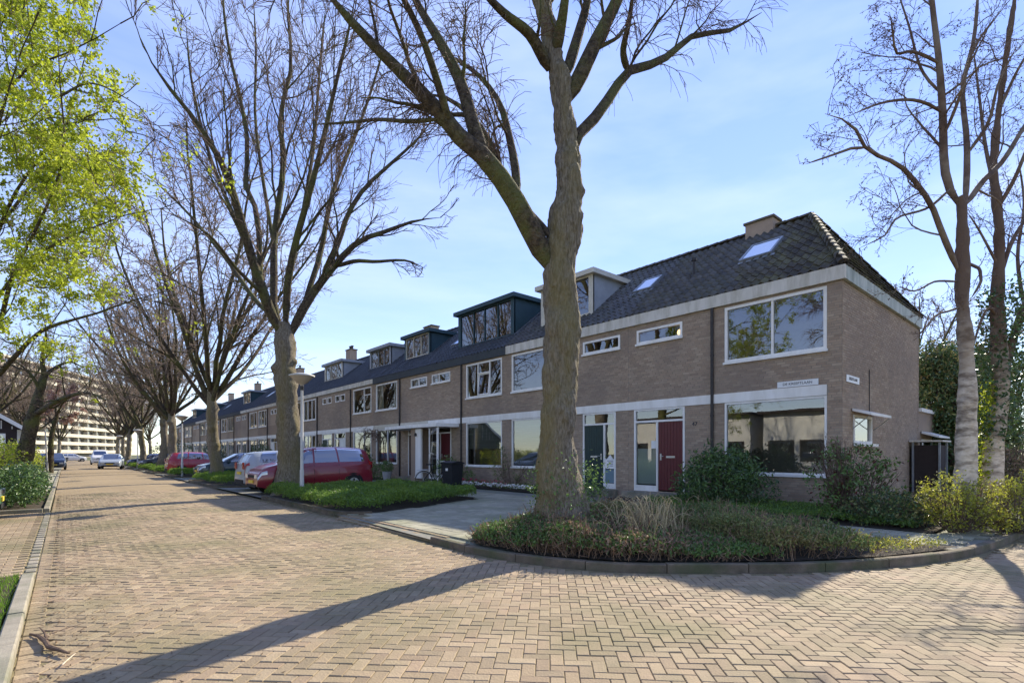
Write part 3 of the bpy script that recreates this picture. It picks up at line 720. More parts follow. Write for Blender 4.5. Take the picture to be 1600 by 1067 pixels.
def dormer(parent, y0, y1, z_sill, z_top, m_side, m_front, cols, fm, xf=None, m_roof=None, over=0.18, dark_panel=None):
    """flat-roofed dormer: front face at local x=xf"""
    xf = slope_x(z_sill) if xf is None else xf
    xb = slope_x(z_top) + 0.05
    sd_ = MB(); th = 0.10
    zs = slope_z(xf) - 0.25
    for (a, b_) in ((y0, y0 + th), (y1 - th, y1)):
        sd_.prism([(xf + 0.02, zs), (xf + 0.02, z_top - 0.12), (xb, z_top - 0.12), (xb, slope_z(xb) - 0.3)], 'y', a, b_)
    sd_.box(xf + 1.62, xf + 1.66, y0 + th + .001, y1 - th - .001, zs, z_top - .13)
    dr = sd_.build('dormer', m_side, parent)
    fb = MB(); fb.box(xf, xf + 0.08, y0, y1, slope_z(xf) - 0.10, z_sill + 0.10); fb.box(xf, xf + 0.08, y0, y0 + 0.16, z_sill + .10, z_top - .12); fb.box(xf, xf + 0.08, y1 - 0.16, y1, z_sill + .10, z_top - .12)
    fb.build('dormer_front', m_front, dr)
    MB().box(xf - over, xb + 0.15, y0 - over, y1 + over, z_top - 0.12, z_top + 0.06).build('dormer_roof', m_roof or m_side, dr)
    window(dr, y0 + 0.16, y1 - 0.16, z_sill + 0.10, z_top - 0.12, cols=cols, fm=fm, ft=0.05, x=xf + 0.02, sill=False, room=False, blind=None)
    # dark attic room
    X1 = xf + 1.6; v = [(xf + .09, y0 + .11, zs), (xf + .09, y1 - .11, zs), (xf + .09, y1 - .11, z_top - .13), (xf + .09, y0 + .11, z_top - .13)]
    v += [(X1, p[1], p[2]) for p in v]
    MB().add(v, [(4, 5, 6, 7), (0, 1, 5, 4), (1, 2, 6, 5), (2, 3, 7, 6), (3, 0, 4, 7)]).build('dormer_interior', M['room'], dr)
    # zinc flashing where the cheek meets the tiles
    for yy in (y0 - 0.09, y1 + 0.01):
        a = (xf - .05, slope_z(xf - .05) + .075); b2 = (xb, slope_z(xb) + .075)
        MB().prism([a, b2, (b2[0], b2[1] + .03), (a[0], a[1] + .03)], 'y', yy, yy + 0.08).build('flashing', M['zinc'], dr)
    return dr

def door_unit(parent, y_a, y_b, door_side, dm, mirror, plank=True, glassm=None, poster=False):
    """door_side 'lo' or 'hi' in y; opening y_a..y_b, z .33..2.70"""
    z0, z1 = 0.33, 2.86; zt = 2.44; x = 0.0; ft = 0.06
    dw = 0.86
    if door_side == 'lo': d0, d1, s0, s1 = y_a + ft, y_a + ft + dw, y_a + ft * 2 + dw, y_b - ft
    else: d0, d1, s0, s1 = y_b - ft - dw, y_b - ft, y_a + ft, y_b - ft * 2 - dw
    mb = MB(); a, b_ = -0.02, 0.07
    mb.box(a, b_, y_a, y_a + ft, z0 - .05, z1); mb.box(a, b_, y_b - ft, y_b, z0 - .05, z1); mb.box(a, b_, y_a + ft, y_b - ft, z1 - .05, z1)
    mb.box(a, b_, y_a + ft, y_b - ft, zt, zt + .06)
    mid = (d1 + s0) / 2 if door_side == 'lo' else (s1 + d0) / 2
    mb.box(a + .005, b_, mid - .03, mid + .03, z0 - .05, zt); mb.box(a + .005, b_, min(s0, s1), max(s0, s1), z0 - .05, z0 + .13)
    fr = mb.build('door_frame', M['white'], parent)
    # door leaf with vertical grooves
    db = MB(); nn = 8; wv = (d1 - d0 - .01) / nn
    db.box(0.03, 0.06, d0 + .005, d1 - .005, z0, zt)
    for k in range(nn): db.box(0.012, 0.03, d0 + .005 + k * wv + .004, d0 + .005 + (k + 1) * wv - .004, z0 + .01, zt - .01)
    dr = db.build('door', dm, parent)
    hy = d1 - 0.1 if door_side == 'lo' else d0 + 0.1
    hm = MB().tube([(-.05, hy, 1.38), (-.05, hy - (.12 if door_side == 'lo' else -.12), 1.38)], .011, 8); hm.box(-.012, .011, hy - .025, hy + .025, 1.26, 1.46); hm.tube([(-.05, hy, 1.38), (0, hy, 1.38)], .011, 8)
    hm.build('handle', M['metal'], dr)
    ym = (d0 + d1) / 2
    MB().box(0.004, .012, ym - .15, ym + .15, 1.33, 1.39).build('letter_slot', M['metal'], dr)
    MB().add([(.03, s0, z0 + .13), (.03, s1, z0 + .13), (.03, s1, zt), (.03, s0, zt)], [(3, 2, 1, 0)]).build('pane', M['glass'], fr)
    MB().add([(.03, y_a + ft, zt + .06), (.03, y_b - ft, zt + .06), (.03, y_b - ft, z1 - .05), (.03, y_a + ft, z1 - .05)], [(3, 2, 1, 0)]).build('pane', M['glass'], fr)
    X0, X1 = .10, 1.8; ya, yb, za, zb = y_a - .05, y_b + .05, z0 - .05, z1 + .05
    v = [(X0, ya, za), (X0, yb, za), (X0, yb, zb), (X0, ya, zb), (X1, ya, za), (X1, yb, za), (X1, yb, zb), (X1, ya, zb)]
    MB().add(v, [(4, 5, 6, 7), (0, 1, 5, 4), (1, 2, 6, 5), (2, 3, 7, 6), (3, 0, 4, 7)]).build('hall_interior', M['room'], fr)
    MB().box(-0.55, -0.03, y_a - .1, y_b + .1, GZ, .27).build('doorstep', M['kerb'], parent)
    return fr, (s0, s1)

LABELS = [
    ('brick end house of the terrace with mossy hipped roof and red front door', 'light'),
    ('brick terrace house with dark green front door and pale dormer behind the big trunk', 'light'),
    ('brick terrace house with wide dark blue dormer, white porch and dark slate fascia', 'dark'),
    ('brick terrace house with small dark blue dormer and canopy over a brown front door', 'dark'),
    ('brick terrace house with grey dormer holding a patterned window, left of the dark fascia', 'light'),
    ('brick terrace house with pale grey side-clad dormer above the red estate car', 'light'),
    ('brick terrace house partly hidden by the second tree trunk, brown window frames', 'light'),
    ('brick terrace house with plain roof and chimney, above the silver hatchback', 'light'),
    ('brick terrace house where the pale fascia ends, between second and third trunk', 'light'),
    ('brick terrace house with duller grey fascia, just right of the third trunk', 'dark'),
    ('far brick terrace house hidden mostly behind the third tree trunk', 'dark'),
    ('far brick terrace house left of the third trunk with short white fascia', 'light'),
    ('far brick terrace house with small blue dormer near the distant lamp', 'light'),
    ('very distant brick terrace house, fourth from the far end of the row', 'dark'),
    ('very distant brick terrace house, second from the far end of the row', 'dark'),
    ('very distant brick terrace house at the far end of the row', 'light')]
NH = 16
for hi in range(NH):
    y0 = Y0 + W * hi; mir = hi % 2 == 1
    label, fs = LABELS[hi]
    hs = thing('terrace_house', label, 'house', (FX, y0, 0), 0, 'brick terrace houses along the street')
    def m_(a, b_): return (W - b_, W - a) if mir else (a, b_)
    detail = hi < 6
    # openings (local y, z)
    gw = m_(0.32, 2.87); dw_ = m_(4.10, 5.90) if hi != 1 else (W - 5.62, W - 4.18); sw = m_(4.18, 5.80)
    gz = (0.92, 2.86); uz = (3.97, 5.50); sz = (4.94, 5.39)
    if hi == 3: sw = (0.14, 1.75)
    ops = [(gw[0], gw[1], *gz), (gw[0], gw[1], *uz), (dw_[0], dw_[1], 0.28, 2.86)]
    smalls = [(sw[0], sw[1])]
    if hi >= 4: smalls = [(sw[0], sw[0] + .72), (sw[1] - .72, sw[1])]
    for a, b_ in smalls: ops.append((a, b_, *sz))
    mb = MB(); wall_boxes(mb, ops, 0, W, GZ, EZ - 0.12, 0.0, 0.28)
    if hi < 6:
        wl = mb.build('wall', M['mortar'], hs)
        bs = bricks_for([(o_[0], o_[1], o_[2], o_[3]) for o_ in ops] + [(0.3 if hi == 0 else 0, W, 2.875, 3.12)], 0, W, GZ, FZ)
        if hi == 0: brick_mesh(bs, 'y', 0, -1, M['brick'], wl, n_parts=140, focus=(0, 2.2))
        else: brick_mesh(bs, 'y', 0, -1, M['brick'], wl)
    else:
        wl = mb.build('wall', M['brick'], hs)
    # rear and inner shell
    bk = MB(); bk.box(DX - .25, DX, 0, W, GZ, EZ - .12)
    if hi == NH - 1: bk.prism([(0.28, GZ), (DX - .25, GZ), (DX - .25, EZ), (RX, RZ - .1), (0.28, EZ)], 'y', W - .25, W)
    bk.build('rear_wall', M['brick'], hs)
    # band over the ground floor
    bo = 0.32 if hi == 0 else 0.0
    MB().box(-0.035, -0.001, bo, W, 2.87, 3.125).build('lintel_band', M['white'] if hi not in (3,) else M['cream'], hs)
    # fascia / gutter box
    fm = M['fascia'] if fs == 'light' else M['fascia_dark']
    fa = -0.09 if hi == 0 else 0.0
    fz0 = FZ if hi < 4 or fs == 'dark' else FZ + 0.06
    MB().box(-0.09, -0.001 - .006, fa, W - .003, fz0, EZ).build('fascia', fm, hs)
    # roof deck and tiles
    tm = M['tile'] if hi in (0, 1, 7) else (M['tile_new'] if hi in (2, 3, 9, 10) else M['tile_new'])
    OV = 0.05; xe = -OV
    roof = None
    if hi == 0:
        hipY = 1.95
        e0, e1 = (xe, EZ - .02), (RX, RZ)
        v = [(xe, -OV, EZ), (xe, W, EZ), (RX, W, RZ), (RX, hipY, RZ), (DX + OV, W, EZ), (DX + OV, -OV, EZ)]
        roof = MB().add(v, [(0, 3, 2, 1), (0, 5, 3), (3, 5, 4, 2)]).build('roof', M['timber'], hs)
        A = np.array([0, -1.0, 0]); O = np.array([xe, W, EZ + .0]); B = np.array([RX - xe, 0, RZ - EZ]); LB = np.linalg.norm(B); LA = W + OV
        tile_field(roof, M['tile_moss'], None, None, 0, 0, n_parts=0, clip=lambda a, b_: (LA - a > b_ / LB * (hipY + OV) - .05) & (LA - a < 2.6 + 0.5 * np.sin(b_ * 3 + a * 5)), flat_hip=(O, A, B, LA))
        tile_field(roof, M['tile'], None, None, 0, 0, n_parts=210, clip=lambda a, b_: (LA - a > b_ / LB * (hipY + OV) - .05) & (LA - a >= 2.6 + 0.5 * np.sin(b_ * 3 + a * 5)), flat_hip=(O, A, B, LA))
        # hip face over the gable
        O2 = np.array([-OV, -OV, EZ]); A2 = np.array([1.0, 0, 0]); B2 = np.array([0, hipY + OV, RZ - EZ]); LB2 = np.linalg.norm(B2); LA2 = DX + 2 * OV
        tile_field(roof, M['tile_moss'], None, None, 0, 0, n_parts=90, clip=lambda a, b_: (a > b_ / LB2 * (LA2 / 2) - .12) & (a < LA2 - b_ / LB2 * (LA2 / 2) + .12), flat_hip=(O2, A2, B2, LA2))
        ridge_tiles(roof, M['tile_moss'], (RX, hipY, RZ + .06), (RX, W, RZ + .06))
        ridge_tiles(roof, M['tile_moss'], (xe, -OV, EZ + .07), (RX, hipY, RZ + .06))
        ridge_tiles(roof, M['tile_moss'], (DX + OV, -OV, EZ + .07), (RX, hipY, RZ + .06))
    else:
        v = [(xe, 0, EZ), (xe, W, EZ), (RX, W, RZ), (RX, 0, RZ), (DX + OV, W, EZ), (DX + OV, 0, EZ)]
        roof = MB().add(v, [(0, 3, 2, 1), (3, 5, 4, 2)]).build('roof', M['timber'], hs)
        tile_field(roof, tm, (xe, EZ), (RX, RZ), 0, W)
        if hi < 6: ridge_tiles(roof, tm, (RX, 0, RZ + .06), (RX, W, RZ + .06))
        else: MB().tube([(RX, 0, RZ + .03), (RX, W, RZ + .03)], .12, 6).build('ridge_tiles', tm, roof, 'stuff')
    # windows
    if hi == 0:
        window(hs, *gw, *gz, cols=(), fm='white', ft=.05, blind=None)
        window(hs, *gw, *uz, cols=(.5,), fm='white', ft=.075)
        window(hs, *sw, *sz, cols=(), ft=.07, blind=None)
    elif hi == 1:
        window(hs, *gw, *gz, cols=(), fm='white', ft=.05, blind='0.95')
        window(hs, *gw, *uz, cols=(), fm='white', ft=.07)
        window(hs, *sw, *sz, cols=(), ft=.07)
    elif hi == 2:
        window(hs, *gw, *gz, cols=(), fm='white', ft=.05, blind='0.6')
        window(hs, *gw, *uz, cols=(.33, .66), rows=[(1, .68)], fm='white', ft=.07, tilt=1)
        window(hs, *sw, *sz, cols=(.6,), ft=.06, blind='curtain')
    elif hi == 3:
        window(hs, *gw, *gz, cols=(.45,), fm='white', ft=.06, blind='0.5')
        window(hs, *gw, *uz, cols=(), fm='white', ft=.07, blind='curtain')
        window(hs, *sw, *sz, cols=(.5,), ft=.06, blind='curtain')
    else:
        cs = [(.4,), (.33, .66), (.5,), (.3, .7)][hi % 4]
        window(hs, *gw, *gz, cols=cs, fm='white', ft=.07, blind=['curtain', '0.4', None][hi % 3])
        window(hs, *gw, *uz, cols=cs, fm='white' if hi % 3 else 'cream', ft=.07, blind='curtain' if hi % 2 else None, rows=[(0, .7)] if hi == 4 else ())
        for a, b_ in smalls: window(hs, a, b_, *sz, cols=(), ft=.06, sill=False)
    side = 'hi' if mir else 'lo'
    dmat = {0: M['door_red'], 1: M['door_green'], 2: M['door_red'], 3: M['door_brown']}.get(hi, [M['door_brown'], M['white'], M['door_green']][hi % 3])
    fr, (s0, s1) = door_unit(hs, dw_[0], dw_[1], side, dmat, mir)
    if hi == 0:   # frosted screen with a small notice behind the sidelight
        MB().box(.075, .085, s0 + .02, s1 - .02, .50, 1.62).build('frosted_screen', mat('frosted', (0.50, 0.55, 0.55), (0.45, 0.50, 0.50), 0.4, 2), fr)
        MB().box(.022, .026, s0 + .03, s0 + .2, 1.62, 1.86).build('door_notice', M['sign'], fr)
    if hi == 1:   # poster in the sidelight
        MB().box(.020, .026, s0 + .0, s1 - .0, .95, 1.28).build('poster', M['sign'], fr)
        MB().box(.020, .026, s0 + .0, s1 - .0, .48, .92).build('panel', mat('blue_panel', (0.16, 0.24, 0.28), (0.13, 0.2, 0.24), 0.6, 2), fr)
        MB().prism([((s0 + s1) / 2 - .13, 1.28), ((s0 + s1) / 2 + .13, 1.28), ((s0 + s1) / 2, 1.43)], 'x', .02, .026).build('paper_ornament', M['sign'], fr)
        for k in range(4): MB().box(.017, .0195, s0 + .07, s1 - .07 - .06 * (k % 2), 1.21 - k * .055, 1.225 - k * .055).build('poster_text', M['ink'], fr)
    # downpipe
    py_ = W - 3.22 if mir else 3.22
    ztop = FZ; zbot = GZ + .1
    pb = MB().tube([(-.06, py_, zbot), (-.06, py_, ztop - .002)], .042, 10)
    pipe = pb.build('downpipe', M['pipe'], hs, smooth=False)
    for zz in (1.2, 2.5, 4.2): MB().tube([(-.06, py_, zz), (-.06, py_, zz + .05)], .052, 10).build('pipe_clamp', M['pipe'], pipe)
    # chimneys on party walls
    if hi == 0: chimney(roof, 3.45, z1=RZ + .28, w_=.9, pots=0)
    if hi in (3, 5, 7, 8, 10, 12): chimney(roof, {3: 5.7, 5: 5.6, 7: 5.5, 8: 5.0, 10: 2.0, 12: 3.0}[hi], z1=RZ + (1.0 if hi > 3 else .62), pots=hi % 3)
    # roof lights
    if hi == 0: skylight(roof, 2.75, 7.55, 0.95, 1.15)
    if hi == 1: skylight(roof, .55, 7.45, 0.75, 1.0)
    if hi == 2: skylight(roof, 5.75, 7.3, 0.65, 1.0)
    if hi in (8, 9, 11): skylight(roof, 2.2, 7.4, 0.8, 1.0)

    # dormers
    if hi == 1: dormer(roof, 2.2, 4.95, 6.55, 8.20, M['dormer_grey'], M['cream'], (.35, .68), 'cream', m_roof=M['cream'])
    if hi == 2: dormer(roof, 0.5, 4.7, 6.55, 8.35, M['dormer_blue'], M['dormer_blue'], (.25, .5, .72), 'white' if False else 'dormer_blue', m_roof=M['dormer_blue'])
    if hi == 3: dormer(roof, 1.8, 4.6, 6.85, 8.25, M['dormer_blue'], M['dormer_blue'], (.33, .66), 'cream', m_roof=M['dormer_blue'])
    if hi == 4: dormer(roof, 0.3, 3.2, 6.9, 8.2, M['dormer_grey'], M['dormer_grey'], (.3, .6), 'zinc', m_roof=M['dormer_grey'])
    if hi == 5: dormer(roof, 1.5, 4.9, 6.9, 8.25, M['dormer_grey'], M['cream'], (.33, .66), 'cream', m_roof=M['dormer_grey'])
    if hi in (9, 12, 14): dormer(roof, 1.5, 4.5, 6.9, 8.3, M['dormer_blue'], M['dormer_grey'], (.5,), 'cream', m_roof=M['dormer_grey'])
    if hi == 0:
        # ---- gable end
        gops = [(0.78, 2.25, 1.72, 2.42)]
        g_ = MB(); wall_boxes(g_, gops, 0.285, DX, GZ, EZ - 0.12, 0.0, 0.28, axis='x')
        gw_ = g_.build('gable_wall', M['mortar'], hs)
        brick_mesh(bricks_for(gops, 0, DX, GZ, FZ), 'x', 0, -1, M['brick'], gw_, n_parts=160, focus=(0, 2.4))
        MB().box(-.006, DX + .09, -0.09, -.007, FZ, EZ - .002).build('gable_fascia', M['fascia_gable'], hs)
        # gable window with projecting hood
        gf = MB(); x0_, x1_, z0_, z1_ = .78, 2.25, 1.72, 2.42
        gf.box(x0_, x0_ + .06, -.03, .06, z0_, z1_); gf.box(x1_ - .06, x1_, -.03, .06, z0_, z1_); gf.box(x0_ + .06, x1_ - .06, -.03, .06, z0_, z0_ + .06); gf.box(x0_ + .06, x1_ - .06, -.03, .06, z1_ - .06, z1_)
        gwn = gf.build('window', M['white'], hs)
        MB().add([(x0_ + .06, .02, z0_ + .06), (x1_ - .06, .02, z0_ + .06), (x1_ - .06, .02, z1_ - .06), (x0_ + .06, .02, z1_ - .06)], [(0, 1, 2, 3)]).build('pane', M['glass'], gwn)
        MB().box(x0_ - .05, x1_ + .05, -.16, -.031, z0_ - .08, z0_ - .01).build('sill', M['white'], gwn)
        MB().prism([(-.031, z1_ + .14), (-.031, z1_ + .08), (-.42, z1_ - .04), (-.42, z1_ + .02)], 'x', x0_ - .15, x1_ + .12).build('awning_hood', M['white'], gwn)
        for xx in (x0_ - .12, x1_ + .09): MB().tube([(xx, -.03, z1_ - .35), (xx, -.38, z1_ - .05)], .012, 6).build('awning_arm', M['metal'], gwn)
        MB().box(x0_ + .0, x1_ - .0, .25, .27, z0_ - .1, z1_ + .1).build('net_curtain', M['curtain'], gwn)
        # cable down the gable
        MB().tube([(2.05, -.015, 2.56), (2.05, -.015, 3.65)], .012, 6).build('wall_cable', M['pipe'], hs)
        # low rear extension
        ex = MB().box(DX + .003, DX + 3.2, .0, 5, GZ, 2.85).build('rear_extension', M['brick'], hs)
        MB().box(DX + .003, DX + 3.3, -.08, 5.05, 2.85, 2.97).build('coping', M['white'], ex)
        ew = MB(); ew.box(DX + .35, DX + 1.75, -.04, -.002, 1.25, 1.95); ew = ew.build('window_frame', M['white'], ex)
        MB().box(DX + .43, DX + 1.67, -.05, -.041, 1.32, 1.89).build('pane', M['glass'], ew)
        MB().prism([(-.04, 2.20), (-.04, 2.13), (-.5, 1.98), (-.5, 2.04)], 'x', DX + .2, DX + 1.9).build('awning_hood', M['white'], ew)
        MB().box(-.001 - .006, -.008 - .02, 5.55, 5.63, 2.18, 2.32) 
        # plastic vent pipe on roof
        vp = MB(); sx_ = slope_x(7.2)
        vp.tube([(sx_, 4.75, 7.15), (sx_, 4.75, 7.75)], .045, 10); vp.tube([(sx_, 4.75, 7.75), (sx_, 4.75, 7.83)], .09, 10); vp.tube([(sx_ - .25, 4.75, slope_z(sx_ - .25) + .02), (sx_ - .25, 4.75, slope_z(sx_ - .25) + .25)], .035, 8)
        vp.build('vent_pipe', M['pipe'], roof)

def text_obj(body, size, loc, rot, m, parent=None, name='lettering', depth=0.002):
    cu = bpy.data.curves.new(name, 'FONT'); cu.body = body; cu.size = size; cu.extrude = depth; cu.align_x = 'CENTER'; cu.align_y = 'CENTER'
    o = bpy.data.objects.new(name, cu); C.objects.link(o)
    dg = bpy.context.evaluated_depsgraph_get(); me = bpy.data.meshes.new_from_object(o.evaluated_get(dg)); bpy.data.objects.remove(o)
    me.materials.clear(); me.materials.append(m); o = bpy.data.objects.new(name, me); C.objects.link(o); o.location = loc; o.rotation_euler = rot
    if parent: o.parent = parent
    return o
# street name signs
def street_sign(kind, loc, w_, h_, label, text):
    t = thing('street_sign', label, 'sign', loc)
    if kind == 'front':
        MB().box(-.012, 0, -w_ / 2, w_ / 2, -h_ / 2, h_ / 2).build('plate', M['sign'], t)
        text_obj(text, h_ * .62, (-.0145, 0, 0), (R(90), 0, R(-90)), M['ink'], t)
    else:
        MB().box(-w_ / 2, w_ / 2, -.012, 0, -h_ / 2, h_ / 2).build('plate', M['sign'], t)
        text_obj(text, h_ * .62, (0, -.0145, 0), (R(90), 0, 0), M['ink'], t)
street_sign('front', (FX - .02, Y0 + .98, 3.215), .96, .15, 'white street name plate above the ground floor window, on the front wall', 'DE KREEFTLAAN')
street_sign('side', (FX + .72, Y0 - .012, 3.27), .95, .17, 'white street name plate on the gable wall beside the corner', 'KREEFTLAAN')
nb = text_obj('47', .17, (FX - .012, Y0 + 3.78, 2.32), (R(90), 0, R(-90)), M['ink'], None, 'house_number', 0.008)
tag(nb, 'dark house number on the brick wall right of the red front door', 'house number')
# globe lamp glowing inside the small upstairs window
lg = MB().lathe([(.001, 0), (.08, .03), (.11, .11), (.08, .19), (.001, .22)], 0, 0, 14)
gm = bpy.data.materials.new('lit_globe'); gm.use_nodes = True; gb_ = gm.node_tree.nodes['Principled BSDF']; gb_.inputs['Emission Color'].default_value = (1, .62, .25, 1); gb_.inputs['Emission Strength'].default_value = 1.1
glb = lg.build('ceiling_lamp', gm, None, smooth=True, loc=(FX + .35, Y0 + 4.45, 5.05)); tag(glb, 'round lit lamp behind the small upstairs window of the end house', 'lamp')

# porch canopy of the third house and side porch
y3 = Y0 + 2 * W
pc = thing('porch_canopy', 'flat white porch canopy on a brick pier spanning two front doors', 'canopy', (FX, y3 + 3.4, 0))
cp = MB(); cp.prism([(-1.15, 0.2), (-.037, 0.0), (-.037, 5.6), (-1.15, 5.2), (-1.3, 3.0)], 'z', 2.70, 2.86); cp.build('canopy_roof', M['white'], pc)
MB().box(-1.0, -.04, 2.35, 2.75, .1, 2.698).build('brick_pier', M['brick'], pc)
MB().box(-1.05, -.95, 1.75, 2.25, .28, 2.65).build('screen_panel', M['white'], pc)
MB().tube([(-1.0, .3, .1), (-1.0, .3, 2.69)], .04, 8).build('post', M['white'], pc)
fgl = MB(); fgl.box(-1.02, -.98, .35, .40, .3, 2.66); fgl.box(-1.02, -.98, 1.0, 1.06, .3, 2.66); fgl.box(-1.02, -.98, .40, 1.0, .3, .38); fgl = fgl.build('glazed_screen', M['white'], pc)
MB().add([(-1, .4, .38), (-1, 1.0, .38), (-1, 1.0, 2.66), (-1, .4, 2.66)], [(3, 2, 1, 0)]).build('pane', M['glass'], fgl)
MB().lathe([(.02, 2.3), (.07, 2.32), (.05, 2.45), (.02, 2.47)], -1.1, 2.15, 10).build('wall_lantern', M['pipe'], pc)
db_ = MB(); 
for (a, b_) in (((.0, 1.0), (.35, 2.0)), ((.05, 1.95), (.32, 1.55))):
    pass
st_ = MB().tube([(-1.07, .98, .95), (-1.07, .62, 2.0)], .02, 6); st_.tube([(-1.07, .55, 1.45), (-1.07, .95, 1.5)], .02, 6)
st_.build('wooden_stick_ornament', M['cream'], pc)
# rolled vine arch beside it
ar = thing('rose_arch', 'brown bent rose arch with dry stems over the window left of the canopy', 'garden arch', (FX - .5, Y0 + 4 * W - 1.0, 0))
A_ = []
for k in range(13):
    t_ = k / 12 * math.pi; A_.append((0, 1.25 * math.cos(t_), 1.9 + .75 * math.sin(t_)))
A_ = [(0, 1.25, .1)] + A_ + [(0, -1.25, .1)]
MB().tube(A_, .03, 6).build('arch_hoop', M['stick'], ar); MB().tube([(p[0] - .3, p[1], p[2]) for p in A_], .03, 6).build('arch_hoop', M['stick'], ar)
Pt = []
for k in range(90):
    b0 = A_[random.randrange(3, 12)]; q = np.array(b0) + rng.normal(0, .08, 3); q[0] -= random.random() * .3
    pts = [q]
    for s_ in range(4): pts.append(pts[-1] + rng.normal(0, .12, 3))
    Pt.append(pts)
V, F = tubes(np.array(Pt), np.full((90, 5), .008), 3); mesh_np('dry_stems', V, F, M['stick'], ar, 'stuff')

# ================================================================== APARTMENT BLOCK far left
def apartment():
    a = at(-120, 709, 128)[:2]; b_ = at(205, 709, 236)[:2]
    dvec = b_ - a; L_ = np.linalg.norm(dvec); dvec /= L_; nrm = np.array([dvec[1], -dvec[0]])
    if np.dot(nrm, -a) < 0: nrm = -nrm
    ang = math.atan2(dvec[1], dvec[0])
    t = thing('apartment_block', 'long cream high-rise block of flats with stacked balconies behind the trees', 'apartment building', (a[0], a[1], 0), ang)
    sgn = 1 if np.dot(nrm, np.array([-math.sin(ang), math.cos(ang)])) > 0 else -1
    nf = 10; fh = 2.9
    MB().box(0, L_, 0 - sgn * .0, -sgn * 12, 0, nf * fh + 1.6).build('wall', M['aptwall'], t)
    MB().box(-.5, L_ + .5, sgn * 1.4, -sgn * 12.3, nf * fh + 1.6, nf * fh + 2.2).build('roof_edge', M['ivory'], t)
    nb_ = int(L_ / 6.2); bw = L_ / nb_
    for f_ in range(nf):
        z = 1.9 + f_ * fh
        bl = MB().box(0, L_, 0.01 * sgn, sgn * 1.5, z - .15, z); bl.box(0, L_, sgn * 1.38, sgn * 1.5, z, z + 1.02)
        bo_ = bl.build('balcony', M['ivory'], t)
        wd = MB(); gl = MB(); dv = MB()
        for k in range(nb_):
            x = k * bw
            dv.box(x - .1, x + .1, .012 * sgn, sgn * 1.37, z, z + 2.72)
            for (p, q, r_) in ((.5, 1.5, .05), (1.7, 3.6, .85), (4.0, 5.6, .85)):
                s = bw / 6.2
                wd.box(x + p * s, x + q * s, .01 * sgn, .06 * sgn, z + r_, z + 2.35); gl.box(x + p * s + .09, x + q * s - .09, .065 * sgn, .075 * sgn, z + r_ + .09, z + 2.26)
        dv.build('balcony_dividers', M['ivory'], bo_, 'stuff'); wf = wd.build('window_frames', M['white'], bo_, 'stuff'); gl.build('window_panes', M['carglass'], bo_, 'stuff')
apartment()

# house on the left with white bargeboards
def left_house():
    c = at(34, 709, 33.5)
    t = thing('gabled_house', 'dark timber gabled house with white bargeboards and big window, behind the left shrubs', 'house', (c[0], c[1], 0))
    Wd, Dp = 8.0, 9.0; e, r_ = 3.05, 5.9
    MB().box(-Wd, 0, .001, Dp, 0, e).build('wall', M['timber'], t)
    MB().prism([(-Wd, e), (0, e), (-Wd / 2, r_)], 'y', 0.0, Dp).build('gable_wall', M['timber'], t)
    for k in range(14):
        x = -0.45 - k * .5; h_ = e + (r_ - e) * (1 - abs(x + Wd / 2) / (Wd / 2)) - .15
        if h_ > e + .1: MB().box(x - .03, x + .03, -.03, -.001, e, h_).build('batten', M['plaster'], t)
    for sg in (0, 1):
        x0 = 0.35 if sg == 0 else -Wd - .35
        rf = MB().prism([(x0, e - .25), (-Wd / 2, r_ + .02), (-Wd / 2, r_ + .22), (x0, e - .02)], 'y', -.35, Dp + .3).build('roof', M['tile'], t)
        MB().prism([(x0, e - .28), (-Wd / 2, r_ + .0), (-Wd / 2, r_ + .26), (x0, e - .0)], 'y', -.42, -.352).build('bargeboard', M['white'], rf)
    MB().box(-.22, .02, -.04, .0, 0, e - .05).build('corner_board', M['cream'], t)
    wf = MB().box(-3.6, -.75, -.06, -.002, 1.3, 2.75).build('window', M['white'], t)
    MB().box(-3.5, -2.25, -.07, -.061, 1.4, 2.65).build('pane', M['glass'], wf); MB().box(-2.15, -.85, -.07, -.061, 1.4, 2.65).build('pane', M['glass'], wf)
    MB().box(-Wd, 0, -.08, -.001, .9, 1.08).build('sill_band', M['plaster'], t)
left_house()

# houses across the street, seen in the window reflections
for k, (yy, lb) in enumerate(((6, 'pale plastered house across the street, mirrored in the large ground floor window'), (19, 'pale plastered house across the street, mirrored in the farther ground floor windows'))):
    t = thing('opposite_house', lb, 'house', (-14, yy, 0), 0, 'pale houses mirrored in the windows')
    MB().box(-8, 0, 0, 12, 0, 4.6).build('wall', M['plaster'], t)
    MB().prism([(-8.3, 4.6), (.4, 4.6), (.4, 4.8), (-8.3, 4.8)], 'y', -.3, 12.3).build('flat_roof', M['timber'], t)
    for j in range(5):
        wf = MB().box(.001, .05, .5 + j * 2.3, 2.4 + j * 2.3, .9 if j % 2 else .3, 2.5).build('window', M['timber'], t); MB().box(.051, .06, .6 + j * 2.3, 2.3 + j * 2.3, 1.0 if j % 2 else .4, 2.4).build('pane', M['glass'], wf)

